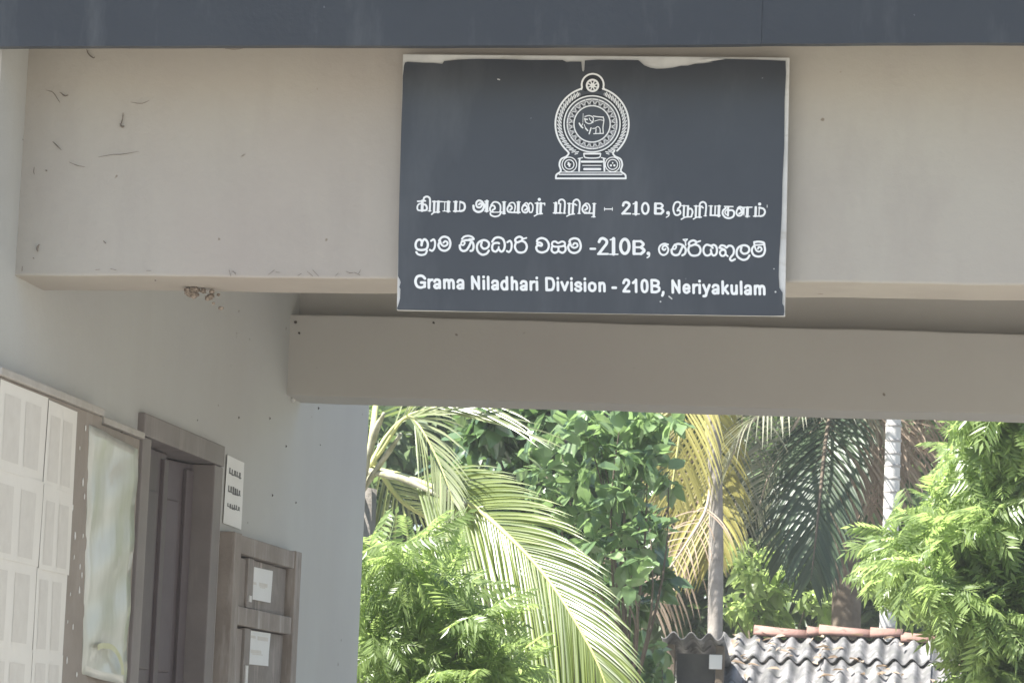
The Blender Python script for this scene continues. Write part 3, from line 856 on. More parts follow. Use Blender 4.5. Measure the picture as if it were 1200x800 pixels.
front_beam.matrix_parent_inverse = Matrix.Identity(4)
front_beam.parent = bld
for o_ in bld.children:
    if o_.type == 'MESH':
        o_.matrix_parent_inverse = Matrix.Translation(-bld.location)
s_ = 1 / 2.425
def z6(x, y):
    return (x * s_, 30 + y * s_)
for w, pl in ((0.0020, [(246, 68), (252, 82), (264, 92), (270, 90)]), (0.0011, [(130, 184), (150, 190), (163, 208), (171, 220)]), (0.0022, [(170, 190), (184, 200), (194, 198)]),
              (0.0009, [(372, 218), (400, 222), (424, 214)]), (0.0018, [(350, 248), (348, 268), (341, 288)]), (0.0034, [(341, 280), (347, 288), (353, 286)]), (0.0016, [(150, 330), (162, 342), (174, 354)]),
              (0.0010, [(280, 374), (320, 367), (346, 366), (394, 358)]), (0.0012, [(98, 402), (96, 414), (98, 424)]), (0.0022, [(130, 411), (134, 413)]), (0.0034, [(112, 622), (106, 632), (107, 642)]),
              (0.0016, [(94, 660), (97, 662)]), (0.0016, [(294, 612), (301, 619)]), (0.0012, [(686, 372), (696, 366)]), (0.0012, [(640, 66), (665, 68), (690, 66)]), (0.0016, [(364, 60), (369, 66)]),
              (0.0008, [(196, 388), (220, 398), (242, 402)]), (0.0010, [(62, 318), (66, 326)]), (0.0012, [(64, 684), (63, 698)]), (0.0022, [(440, 724), (444, 725)])):
    web([z6(*p) for p in pl], w * 0.8)
for pxy, w in (((346.5, 377.5), 0.006), ((350.5, 390), 0.004), ((336, 385), 0.003), ((508, 378), 0.004)):
    web([(pxy[0] - 0.6, pxy[1] - 0.8), pxy, (pxy[0] + 1.0, pxy[1] + 1.2)], w, Y2 - 0.004, 'dirt', rear_beam, name='dirt_speck')
# stain flecks along the foot of the front beam
for i in range(16):
    x = random.uniform(60, 440)
    web([(x, 318 + random.uniform(-3, 6)), (x + random.uniform(2, 8), 318 + random.uniform(-3, 6)), ], 0.0006)

nest_c = at(238, 347, 'y', yb - 0.06)
bm = bmesh.new()
for i in range(26):
    r = random.uniform(0.004, 0.012)
    dx = random.uniform(-0.045, 0.045)
    t = Matrix.Translation((dx, random.uniform(-0.02, 0.02), -abs(random.gauss(0, 0.011)) * (1.6 if dx > 0.012 else 0.7) - 0.002))
    bmesh.ops.create_icosphere(bm, subdivisions=1, radius=r, matrix=t @ Matrix.Diagonal((1, 1, random.uniform(0.6, 1.2), 1)))
me = bpy.data.meshes.new('insect_nest')
bm.to_mesh(me)
bm.free()
me.materials.append(M['nest'])
nest = bpy.data.objects.new('insect_nest', me)
nest.location = (nest_c.x, nest_c.y, lin(bl, br_, nest_c.x) - 0.002)
COL.objects.link(nest)
tag(nest, 'small crumbly brown insect nest stuck under the cream front beam', 'nest')

# small marks on the side wall
for px, py, r in ((316, 490, .006), (335, 522.5, .006), (319, 580, .006), (346.5, 588.5, .005), (373, 478, .007), (279.5, 489, .006), (231, 492, .004), (375, 521, .004), (290, 612, .003)):
    c = at(px, py, 'x', XW + 0.002)
    r *= .6
    V, F = tube_np([c + Vector((0, 0, r)), c + Vector((0.002, 0.002, 0)), c - Vector((0, 0, r * 1.2))], [r * .3, r * .6, r * .25], 5)
    o = mesh_obj('dirt_speck', V, F, 'dirt')
    under(o, bld)
c = at(342.5, 468.5, 'x', XW + 0.004)
V, F = tube_np([c + Vector((0, -.004, .006)), c + Vector((.004, 0, 0)), c - Vector((0, -.004, .006))], [.004, .009, .004], 6)
under(mesh_obj('plaster_chip', V, F, 'flake'), bld)

# ------------------------------------------------------------------ notice boards and papers on the side wall
nb = empty('notice_board', 'brown wooden notice board covered with rows of cream paper sheets', 'notice board', (XW, 7.2, 1.2))
BX = XW + 0.028
bz = at(40, 462, 'x', BX).z
under(mesh_obj('backing', box_v(XW + 0.002, BX, 6.83, 7.715, 0.98, 2.43), BOXF, 'board'), nb)
box('top_rail', XW + 0.002, BX + 0.012, 6.83, 7.70, 2.432, 2.452, 'board_edge', nb, 0.003)
for px, py in ((66, 467), (118, 494), (139.5, 507), (100, 486.5), (0.5, 441)):
    c = at(px, py, 'x', XW + 0.012)
    V, F = tube_np([c + Vector((0, 0, .016)), c + Vector((.004, .002, .004)), c - Vector((0, 0, .012))], [.003, .006, .004], 6)
    under(mesh_obj('clip', V, F, 'dirt'), nb)
# torn paper scraps left on the strip
s2 = 120 / 274
for x, y, r in ((229, 118, 3.2), (213, 170, 2.2), (222, 262, 3.6), (226, 300, 3), (194, 330, 4), (201, 403, 4), (222, 404, 2.6), (198, 462, 2.4), (214, 486, 3), (219, 510, 3), (212, 552, 4), (181, 634, 2), (195, 650, 3), (179, 738, 3), (205, 776, 3), (188, 560, 2)):
    c = at(x * s2, 450 + y * s2, 'x', BX + 0.0012)
    k = 0.0022 * r
    an = random.uniform(0, 3)
    V = [c + Vector((0, math.cos(a + an) * k * random.uniform(.5, 1), math.sin(a + an) * k * random.uniform(.8, 1.7))) for a in (0, 1.2, 2.4, 3.6, 5)]
    V += [v + Vector((0.0008, 0, 0)) for v in V]
    under(mesh_obj('paper_scrap', V, [(0, 1, 2, 3, 4), (5, 6, 7, 8, 9)] + [(i, i + 5, (i + 1) % 5 + 5, (i + 1) % 5) for i in range(5)], 'flake'), nb)


def sheet(name, x, y0, y1, z0, z1, material, label, cat, tilt=0.0, curl=0.006, blocks=(), ink='ink', group=None, seed=0):
    """a thin paper sheet facing +X, gently curled, with printed blocks as children"""
    rnd = random.Random(seed)
    n, mm = 7, 9
    V, F = [], []
    c1, c2 = rnd.uniform(-1, 1), rnd.uniform(-1, 1)

    def P(u, v, off=0.0):
        return Vector((x + off + curl * (0.5 + 0.5 * math.sin(3.1 * u + c1) * math.cos(2.4 * v + c2)), y0 + (y1 - y0) * u + tilt * (v - .5) * (z1 - z0), z0 + (z1 - z0) * v - tilt * (u - .5) * (y1 - y0)))
    for side in (0.0006, 0.0):
        for j in range(mm + 1):
            for i in range(n + 1):
                V.append(P(i / n, j / mm, side))
    w = n + 1
    s0 = w * (mm + 1)
    for j in range(mm):
        for i in range(n):
            a = j * w + i
            F.append((a, a + 1, a + w + 1, a + w))
            F.append((s0 + a + w, s0 + a + w + 1, s0 + a + 1, s0 + a))
    ring = [i for i in range(w)] + [j * w + n for j in range(1, mm + 1)] + [mm * w + i for i in range(n - 1, -1, -1)] + [j * w for j in range(mm - 1, 0, -1)]
    for a, b2 in zip(ring, ring[1:] + ring[:1]):
        F.append((a, a + s0, b2 + s0, b2))
    o = mesh_obj(name, V, F, material, smooth=False)
    tag(o, label, cat, group)
    if blocks:
        V, F = [], []
        for (u0, u1, v0, v1) in blocks:
            k = max(1, int((u1 - u0) * n * 2))
            l = max(1, int((v1 - v0) * mm * 2))
            b0 = len(V)
            for j in range(l + 1):
                for i in range(k + 1):
                    V.append(P(u0 + (u1 - u0) * i / k, v0 + (v1 - v0) * j / l, 0.0013))
            for j in range(l):
                for i in range(k):
                    a = b0 + j * (k + 1) + i
                    F.append((a, a + 1, a + k + 2, a + k + 1))
        pr = mesh_obj('print', V, F, ink, o)
        pr['kind'] = 'stuff'
    return o


def text_blocks(cols, v0, v1, lines, rnd, fill=0.62):
    out = []
    for (u0, u1) in cols:
        for k in range(lines):
            a = v0 + (v1 - v0) * k / lines
            out.append((u0, u0 + (u1 - u0) * rnd.uniform(0.8, 1.0), a, a + (v1 - v0) / lines * fill))
    return out


rn = random.Random(5)
seams = [2.4245, 2.213, 2.003, 1.793, 1.583, 1.373]
YL = at(-1, 457, 'x', BX).y
YM, YE = at(54.5, 470, 'x', BX).y, at(88.5, 486, 'x', BX).y
words_r = ['top', 'second', 'third', 'fourth', 'fifth']
for r in range(5):
    for cidx, (ya, yb_) in enumerate(((YL, YM + 0.002), (YM, YE))):
        dz = -0.006 if cidx else 0.0
        dy = -0.010 * r * 0.4 + (0.004 if r % 2 else 0)
        sheet('paper_sheet', BX + 0.001 + 0.0012 * (r % 2) + 0.0025 * cidx, ya + dy, yb_ + dy, seams[r + 1] + dz - 0.004, seams[r] + dz, 'paper',
              'cream printed sheet in the %s row of the notice board, %s' % (words_r[r], 'right column' if cidx else 'left column'),
              'paper', tilt=rn.uniform(-.008, .008), curl=0.003, blocks=text_blocks(((0.10, 0.44), (0.54, 0.88)), rn.uniform(.06, .14), rn.uniform(.8, .88), 1, rn, 1.0), ink='faint_ink', seed=r * 2 + cidx, group='sheets on the notice board')

gb = empty('notice_board', 'narrow notice board under shiny clear film beside the doorway', 'notice board', (XW, 7.9, 1.7))
gx = XW + 0.03
vt = [at(105, 497.5, 'x', gx), at(162.5, 526, 'x', gx + 0.035), at(147, 803, 'x', gx + 0.035), at(96.5, 789, 'x', gx)]
rows_, cols_ = 26, 10
V, F = [], []
for j in range(rows_ + 1):
    for i in range(cols_ + 1):
        u, v = i / cols_, j / rows_
        p = (vt[0] * (1 - u) + vt[1] * u) * (1 - v) + (vt[3] * (1 - u) + vt[2] * u) * v
        p = p + Vector((0.004 * math.sin(9 * u + 7 * v) * math.sin(math.pi * u) + 0.003 * math.sin(23 * v + 5 * u), 0, 0))
        V.append(p)
nn = len(V)
V += [p - Vector((0.006, 0, 0)) for p in V]
w = cols_ + 1
for j in range(rows_):
    for i in range(cols_):
        a = j * w + i
        F.append((a + w, a + w + 1, a + 1, a))
        F.append((nn + a, nn + a + 1, nn + a + w + 1, nn + a + w))
ring = list(range(w)) + [j * w + cols_ for j in range(1, rows_ + 1)] + [rows_ * w + i for i in range(cols_ - 1, -1, -1)] + [j * w for j in range(rows_ - 1, 0, -1)]
for a, b2 in zip(ring, ring[1:] + ring[:1]):
    F.append((a, b2, b2 + nn, a + nn))
under(mesh_obj('film_sheet', V, F, 'film', smooth=True), gb)
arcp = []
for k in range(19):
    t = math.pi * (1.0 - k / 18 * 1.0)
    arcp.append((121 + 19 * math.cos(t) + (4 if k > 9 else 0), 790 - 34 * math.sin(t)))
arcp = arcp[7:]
for nm_, wd, dx_, mt_ in (('yellow_print', 6.5, .0125, 'yellow_print'),):  # reflection in the film, painted as a curved yellow strip
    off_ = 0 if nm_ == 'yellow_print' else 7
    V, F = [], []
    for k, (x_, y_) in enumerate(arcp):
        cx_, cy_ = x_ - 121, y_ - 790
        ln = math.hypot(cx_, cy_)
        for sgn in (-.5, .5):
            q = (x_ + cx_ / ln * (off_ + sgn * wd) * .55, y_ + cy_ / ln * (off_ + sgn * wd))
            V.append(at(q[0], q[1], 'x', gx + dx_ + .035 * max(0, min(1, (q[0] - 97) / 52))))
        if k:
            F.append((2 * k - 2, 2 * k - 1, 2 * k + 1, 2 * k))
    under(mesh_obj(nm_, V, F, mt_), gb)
p0, p1 = at(100, 489, 'x', XW + 0.02), at(160, 521, 'x', XW + 0.03)
zt = 2.428
box('top_rail', XW + 0.002, XW + 0.034, 7.722, 8.125, zt - 0.012, zt + 0.006, 'board_edge', gb, 0.003)
box('backing', XW + 0.002, XW + 0.02, 7.722, 8.12, 1.20, zt - 0.014, 'board', gb, 0.002)

# paper sign beside the door frame, and two papers on the shutters
a, b2 = at(265.5, 533, 'x', XW + 0.003), at(284.5, 541, 'x', XW + 0.003)
rn = random.Random(3)
bl_ = []
for v0, v1, k in ((0.73, 0.84, 5), (0.46, 0.58, 6), (0.24, 0.33, 6)):
    for i in range(k):
        u = 0.14 + 0.72 * i / k
        bl_.append((u, u + 0.72 / k * rn.uniform(.45, .8), v0 + rn.uniform(0, .03), v1 - rn.uniform(0, .02)))
        bl_.append((u, u + 0.72 / k * .95, v0 + rn.uniform(0, .02), v0 + rn.uniform(.025, .04)))
sheet('paper_sign', XW + 0.003, a.y, b2.y + 0.015, at(263, 614, 'x', XW).z, a.z, 'white_paper', 'narrow white paper sign with three printed lines taped beside the door frame', 'paper', tilt=0.012, curl=0.003, blocks=bl_, seed=3)
SX = XW + 0.0195
for (x0, x1, y0, y1, lab, blk_) in (
        (292, 317, 662, 707, 'white printed paper pinned on the upper window shutter', [(0.10, 0.30, .46, .54), (.42, .80, .44, .56), (.45, .7, .40, .43)]),
        (288, 314.5, 737, 783, 'white printed paper pinned on the lower window shutter', [(.10, .36, .78, .86), (.44, .9, .74, .86), (.15, .62, .34, .44), (.2, .7, .30, .33)])):
    p, q = at(x0, y0, 'x', SX), at(x1, y1, 'x', SX)
    q2 = at(x0, y1 - 6, 'x', SX)
    sheet('paper_notice', SX + 0.001, p.y, at(x1, (y0 + y1) / 2, 'x', SX).y, q2.z, p.z, 'white_paper', lab, 'paper', curl=0.006, tilt=-0.01, blocks=blk_, ink='faint_ink', seed=x0)

# ------------------------------------------------------------------ vegetation tools
def norm(a):
    return a / np.maximum(np.linalg.norm(a, axis=-1, keepdims=True), 1e-9)


def blade(L=1.0, W=0.42, fold=0.10, droop=0.12):
    """broad leaf with a folded midrib and a pointed tip: along +X, face up +Z"""
    V = np.array([[0, 0, 0], [.28, .42 * W, fold * .9], [.28, -.42 * W, fold * .9], [.62, .40 * W, fold * .7 - droop * .35], [.62, -.40 * W, fold * .7 - droop * .35],
                  [1, 0, -droop], [.28, 0, 0], [.62, 0, -droop * .35]]) * [L, L, L]
    F = [(0, 6, 1), (0, 2, 6), (1, 6, 7, 3), (6, 2, 4, 7), (3, 7, 5), (7, 4, 5)]
    return V, F


def pinnate(pairs=8, L=1.0, ll=0.30, lw=0.085, arch=0.35, seed=0):
    """feathery compound leaf: a drooping stalk with pairs of narrow leaflets"""
    rnd = np.random.default_rng(seed)
    V, F = [], []

    def stalk(t):
        return np.array([L * (t - 0.12 * arch * t * t), 0.03 * L * math.sin(3 * t + seed), -arch * L * t * t * 0.6])
    for i in range(8):
        p = stalk(i / 7)
        r = 0.012 * L * (1 - .7 * i / 7)
        V += [p + [0, r, 0], p + [0, -r, 0], p + [0, 0, -r]]
        if i:
            a = len(V) - 6
            F += [(a, a + 1, a + 4, a + 3), (a + 1, a + 2, a + 5, a + 4), (a + 2, a, a + 3, a + 5)]
    for k in range(pairs * 2 + 1):
        t = 1.0 if k == pairs * 2 else 0.18 + 0.8 * (k // 2) / (pairs - 0.5)
        s = 0 if k == pairs * 2 else (1 if k % 2 else -1)
        p = stalk(t)
        tg = norm(stalk(min(1, t + .05)) - stalk(t - .05))
        d = norm(tg * (0.62 if s else 1) + np.array([0, s * 0.85, -0.22 + rnd.uniform(-.15, .2)]))
        l = ll * L * (0.75 + 0.5 * math.sin(math.pi * min(t, .97))) * rnd.uniform(.85, 1.15)
        wv = norm(np.cross(d, np.array([rnd.uniform(-.3, .3), rnd.uniform(-.4, .4), 1.0]))) * lw * L
        b0 = len(V)
        dr = np.array([0, 0, -1.0]) * l
        V += [p, p + d * l * .4 + wv * .5 + dr * .04, p + d * l * .4 - wv * .5 + dr * .04, p + d * l + dr * .22, p + d * l * .45 + dr * .10]
        F += [(b0, b0 + 4, b0 + 1), (b0, b0 + 2, b0 + 4), (b0 + 1, b0 + 4, b0 + 3), (b0 + 4, b0 + 2, b0 + 3)]
    return np.array(V), F


def split_faces(F):
    t = np.array([f for f in F if len(f) == 3], dtype=np.int64).reshape(-1, 3)
    q = np.array([f for f in F if len(f) == 4], dtype=np.int64).reshape(-1, 4)
    return [a for a in (t, q) if len(a)]


def frames(ax, up):
    x = norm(ax)
    y = norm(np.cross(up, x))
    z = np.cross(x, y)
    return np.stack([x, y, z], axis=-1)           # columns


def place_leaves(tree, templ, pos, ax, up, size, material, name='foliage', own=0, leaf_name='leaf', own_mat=None):
    """own: that many of the leaves nearest the viewer become objects of their own, the rest one part"""
    R = frames(ax, up)
    n = len(pos)
    kinds = RNG.integers(0, len(templ), n)
    order = np.argsort(pos[:, 1])
    mine = np.zeros(n, bool)
    if own:
        # nearest leaves that lie inside the picture
        d = pos - np.array([0, 0, EYE])
        cz = d @ np.array(CF[:])
        px = 600 + FPX * (d @ np.array(CR[:])) / cz
        py = 400 - FPX * (d @ np.array(CU[:])) / cz
        vis = (px > 425) & (px < 1195) & (py > 478) & (py < 795)
        idx = [i for i in order if vis[i]][:own]
        mine[idx] = True
        meshes = []
        for V, F in templ:
            me = bpy.data.meshes.new(leaf_name)
            me.from_pydata([tuple(v) for v in V], [], F)
            me.materials.append(M[own_mat or material])
            meshes.append(me)
        l = np.array(tree.location)
        for i in idx:
            o = bpy.data.objects.new(leaf_name, meshes[kinds[i]])
            mm = Matrix(((*R[i, 0] * size[i], pos[i, 0] - l[0]), (*R[i, 1] * size[i], pos[i, 1] - l[1]), (*R[i, 2] * size[i], pos[i, 2] - l[2]), (0, 0, 0, 1)))
            o.parent = tree
            o.matrix_local = mm
            COL.objects.link(o)
    Vs, Ts, Qs, base = [], [], [], 0
    for k, (V, F) in enumerate(templ):
        sel = np.flatnonzero((kinds == k) & ~mine)
        if not len(sel):
            continue
        W = np.einsum('nij,vj->nvi', R[sel] * size[sel][:, None, None], V) + pos[sel][:, None, :]
        for a in split_faces(F):
            f = (a[None] + (np.arange(len(sel)) * len(V))[:, None, None] + base).reshape(-1, a.shape[1])
            (Ts if a.shape[1] == 3 else Qs).append(f)
        Vs.append(W.reshape(-1, 3))
        base += len(sel) * len(V)
    o = np_obj(name, np.concatenate(Vs), [np.concatenate(x) for x in (Ts, Qs) if x], material)
    o['kind'] = 'stuff'
    under(o, tree)
    return o


def unit(n):
    return norm(RNG.normal(size=(n, 3)))


def limb_mesh(name, paths, material, parent):
    V, F = [], []
    for pts, r0, r1 in paths:
        P = catmull(pts, 4)
        a, b_ = tube_np(P, [r0 + (r1 - r0) * i / (len(P) - 1) for i in range(len(P))], 7)
        n = len(V)
        V += a
        F += [tuple(i + n for i in f) for f in b_]
    o = mesh_obj(name, V, F, material, smooth=True)
    return under(o, parent)


BLADES = [blade(1, .42, .10, .12), blade(1, .50, .06, .22), blade(1, .36, .14, .05)]
OVALS = [blade(1, .62, .10, .10), blade(1, .70, .05, .25), blade(1, .55, .16, .02)]
FEATHERS = [pinnate(8, 1, .30, .085, .35, 0), pinnate(9, 1, .28, .08, .55, 1), pinnate(7, 1, .33, .09, .2, 2), pinnate(8, 1, .3, .075, .8, 3)]


def clump_tree(name, label, base, clumps, per, templ, size, material, bark='brown_bark', own=0, trunk_r=0.12, hang=0.5, shell=0.55, group=None, own_mat=None, leaf_name='leaf', cat='tree'):
    """trunk and limbs reaching to clumps; every clump is a loose ball of leaves, denser outside"""
    base = Vector(base)
    t = empty(name, label, cat, tuple(base), group)
    C = np.array([c[:3] for c in clumps])
    RR = np.array([c[3] for c in clumps])
    top = Vector(tuple(C.mean(0)))
    fork = base.lerp(top, 0.55)
    fork.x = base.x + (top.x - base.x) * 0.4
    paths = [([base, base.lerp(fork, .5) + Vector((random.uniform(-.08, .08), 0, 0)), fork], trunk_r, trunk_r * .7)]
    for c in C[::4]:
        c = Vector(tuple(c))
        mid = fork.lerp(c, .5) + Vector((random.uniform(-.1, .1), random.uniform(-.1, .1), random.uniform(0, .25)))
        paths.append(([fork, mid, c], trunk_r * .30, trunk_r * .06))
    limb_mesh('trunk', paths, bark, t)
    pos, ax = [], []
    for c, r in zip(C, RR):
        k = max(8, int(per * r * r))
        d = unit(k)
        rad = r * (shell + (1 - shell) * RNG.random(k)) * np.array([1, 1, 1])[None].T[:1].ravel()
        pos.append(c + d * rad[:, None] * np.array([1.1, 1.0, .85]))
        ax.append(norm(d * 0.7 + unit(k) * .9 + np.array([0, 0, -hang])))
    pos, ax = np.concatenate(pos), np.concatenate(ax)
    up = norm(unit(len(pos)) * .75 + np.array([-.15, -.15, 1.0]))
    sz = size * RNG.uniform(.5, 1.3, len(pos))
    place_leaves(t, templ, pos, ax, up, sz, material, 'crown', own, leaf_name, own_mat)
    return t


def frond(palm, ctrl, n, length, width, material, rach='rachis', down=0.55, fwd=0.55, side=None, own=False, r0=0.022, t0=0.12, asym=(1, 1), flat=0.0, seed=0, rough=0.0):
    """a palm frond: arching midrib with two rows of strap leaflets bending under their weight"""
    rnd = random.Random(seed)
    P = catmull(ctrl, 10)
    V, F = tube_np(P, [r0 * (1 - .85 * i / (len(P) - 1)) for i in range(len(P))], 6)
    fr = mesh_obj('frond', V, F, rach, smooth=True)
    under(fr, palm)
    lens = [0.0]
    for a, b_ in zip(P[:-1], P[1:]):
        lens.append(lens[-1] + (b_ - a).length)
    tot = lens[-1]
    out = []
    for k in range(n):
        for s, am in ((1, asym[0]), (-1, asym[1])):
            t = t0 + (1 - t0) * (k + rnd.uniform(0, .8)) / n
            d = t * tot
            i = max(j for j in range(len(P) - 1) if lens[j] <= d)
            u = (d - lens[i]) / max(1e-6, lens[i + 1] - lens[i])
            p = P[i].lerp(P[i + 1], u)
            tg = (P[i + 1] - P[i]).normalized()
            sv = side.copy() if side is not None else tg.cross(Vector((0, 0, 1)))
            sv = (sv - tg * sv.dot(tg))
            if sv.length < .05:
                sv = Vector((1, 0, 0)) - tg * tg.x
            sv.normalize()
            nv = sv.cross(tg).normalized()
            if nv.z < 0:
                nv = -nv
            L = length * am * (0.55 + 0.45 * math.sin(math.pi * min(1, (t * .9 + .12)))) * (1 - .35 * max(0, t - .8) / .2) * rnd.uniform(.88, 1.08)
            if rough and rnd.random() < rough:
                L *= rnd.uniform(.3, .8)
            dv = (sv * s * (1 - .25 * t) + tg * (fwd + .5 * t) + nv * .12 + Vector((rnd.uniform(-1, 1), rnd.uniform(-1, 1), rnd.uniform(-1, 1))) * (.05 + rough * .2)).normalized()
            q = p.copy()
            seg = 6
            VV, FF = [], []
            for j in range(seg + 1):
                x = j / seg
                wv = nv.cross(dv)
                if wv.length < .1:
                    wv = tg.cross(dv)
                wv.normalize()
                w = width * (0.5 + 0.9 * x if x < .4 else .86 * (1 - ((x - .4) / .6) ** 1.6) + .03) * .5
                VV += [q + wv * w, q - nv * w * .45, q - wv * w]
                if j:
                    b0 = len(VV) - 6
                    FF += [(b0, b0 + 1, b0 + 4, b0 + 3), (b0 + 1, b0 + 2, b0 + 5, b0 + 4)]
                q = q + dv * (L / seg)
                dv = (dv + Vector((0, 0, -1)) * down * (.35 + x) / seg * 1.6).normalized()
            out.append((VV, FF))
    if own:
        for VV, FF in out:
            o = mesh_obj('leaflet', VV, FF, material, smooth=True)
            o.parent = fr
    else:
        V, F = [], []
        for VV, FF in out:
            n0 = len(V)
            V += VV
            F += [tuple(i + n0 for i in f) for f in FF]
        o = mesh_obj('leaflets', V, F, material, fr, smooth=True)
        o['kind'] = 'stuff'
    return fr


def down_to_ground(p):
    return Vector((p.x, p.y, 0))


# ------------------------------------------------------------------ young coconut palm beyond the wall end
def A(px, py, y):
    return at(px, py, 'y', y)


YA = 15.2
heart = at(432, 548, 'y', YA)
palm = empty('coconut_palm', 'young coconut palm with a big arching frond beside the end of the porch wall', 'palm tree', (heart.x - .15, YA + .1, 0))
V, F = tube_np([(heart.x - .15, YA + .1, 0), (heart.x - .12, YA + .1, heart.z * .5), heart + Vector((-.1, .1, -.1))], [.19, .15, .13], 12)
under(mesh_obj('trunk', V, F, 'bark', smooth=True), palm)
# the big frond: long leaflets on its lower left side, short ones on the upper right
frond(palm, [heart, A(486, 562, 15.0), A(552, 592, 14.7), A(600, 632, 14.5), A(641, 677, 14.35), A(678, 734, 14.2), A(708, 796, 14.1), A(728, 880, 14.05)], 88, 1.0, .021, 'coco',
      down=.45, fwd=1.45, side=Vector((0.92, -0.2, 0.5)), own=True, t0=.14, asym=(.6, 1.25), seed=1, r0=.017)
# upper frond: only its spaced leaflets reach down into view
frond(palm, [heart, A(452, 512, 15.3), A(478, 487, 15.3), A(520, 476, 15.3), A(575, 472, 15.2)], 14, .80, .016, 'coco_pale', down=.30, fwd=1.7, side=Vector((.2, -.3, -.9)), own=True, t0=.30, asym=(1, .8), seed=2, r0=.013)
frond(palm, [heart, A(446, 530, 15.0), A(474, 490, 14.9), A(492, 500, 14.8), A(516, 545, 14.7), A(532, 590, 14.6)], 22, .42, .014, 'coco_pale', down=.5, fwd=1.5, side=Vector((.6, -.4, .2)), t0=.40, seed=3, r0=.012)
frond(palm, [heart + Vector((0, .1, .05)), A(470, 586, 15.4), A(520, 622, 15.5), A(570, 690, 15.6), A(600, 770, 15.7)], 46, .75, .020, 'coco_pale', down=.5, fwd=.9, side=Vector((.6, -.4, .6)), t0=.05, asym=(.7, 1), seed=4, r0=.016)
frond(palm, [heart, A(440, 480, 15.6), A(450, 400, 16.2), A(470, 330, 17.0), A(500, 330, 18.0)], 40, .9, .03, 'coco', seed=6)
# dry crumpled leaf bases and fibre round the heart
for i, (pl, r) in enumerate((([heart + Vector((-.05, 0, -.15)), A(448, 540, 15.05), A(470, 508, 14.95)], .022), ([heart + Vector((0, -.03, -.02)), A(470, 560, 14.95), A(510, 578, 14.85), A(546, 594, 14.68)], .022),
                             ([heart + Vector((-.05, -.05, -.2)), A(438, 512, 15.0), A(450, 484, 14.9)], .024), ([A(512, 570, 14.8), A(532, 582, 14.7), A(546, 592, 14.66)], .030))):
    P = catmull(pl, 6)
    V, F = tube_np(P, [r * (1 - .55 * k / (len(P) - 1)) * random.uniform(.8, 1.15) for k in range(len(P))], 8)
    under(mesh_obj('leaf_base', V, F, 'sheath', smooth=True), palm)


# ------------------------------------------------------------------ feathery shrubs and trees
def clumps_px(lst, y, jitter=.35, split=0, shrink=1.0):
    """(px, py, radius in px) -> clump centres and radii in metres; split scatters each into smaller ones"""
    out = []
    for c in lst:
        parts = [(c[0], c[1], c[2])] if not split else [(c[0] + random.gauss(0, .55) * c[2], c[1] + random.gauss(0, .5) * c[2], c[2] * random.uniform(.32, .62)) for _ in range(split)]
        for q in parts:
            yy = y + random.uniform(-jitter, jitter)
            p = at(q[0], q[1], 'y', yy)
            out.append((p.x, p.y, p.z, q[2] * shrink / FPX * yy))
    return out


clump_tree('feathery_shrub', 'pale green feathery shrub filling the corner beside the porch wall', (at(480, 800, 'y', 13.2).x, 13.2, 0),
           clumps_px([(434, 650, 34), (455, 700, 44), (505, 690, 40), (500, 745, 48), (545, 730, 38), (436, 750, 46), (575, 775, 34), (530, 795, 46), (460, 805, 50), (425, 700, 40), (405, 670, 40), (598, 808, 30), (520, 850, 60), (590, 860, 50), (430, 870, 60), (478, 655, 22)], 13.1, .5, 3),
           7000, FEATHERS, .185, 'neem', own=300, leaf_name='leaf', trunk_r=.045, hang=.35, shell=.2, cat='shrub')
clump_tree('feathery_tree', 'sunlit green feathery tree hanging over the shed on the right', (at(1260, 800, 'y', 15.6).x, 15.6, 0),
           clumps_px([(1150, 510, 30), (1172, 505, 36), (1200, 520, 46), (1150, 555, 28), (1098, 600, 22), (1118, 612, 34), (1062, 640, 24), (1150, 590, 40), (1190, 580, 42), (1065, 665, 30), (1110, 665, 38), (1030, 655, 20), (1160, 650, 46),
                      (1195, 640, 46), (1175, 700, 50), (1205, 700, 46), (1190, 760, 52), (1160, 730, 34), (1215, 790, 56), (1170, 800, 36), (1240, 560, 56), (1250, 660, 66), (1185, 460, 46), (1225, 450, 60), (1095, 635, 26)], 15.4, .7, 3),
           8500, FEATHERS, .22, 'neem', own=300, trunk_r=.07, hang=.4, shell=.2)
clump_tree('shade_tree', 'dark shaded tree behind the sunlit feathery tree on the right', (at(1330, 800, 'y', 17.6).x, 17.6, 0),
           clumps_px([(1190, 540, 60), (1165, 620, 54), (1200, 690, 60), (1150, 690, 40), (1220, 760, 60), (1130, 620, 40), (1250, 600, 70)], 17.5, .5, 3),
           8000, FEATHERS, .22, 'neem_dark', trunk_r=.10, shell=.2)

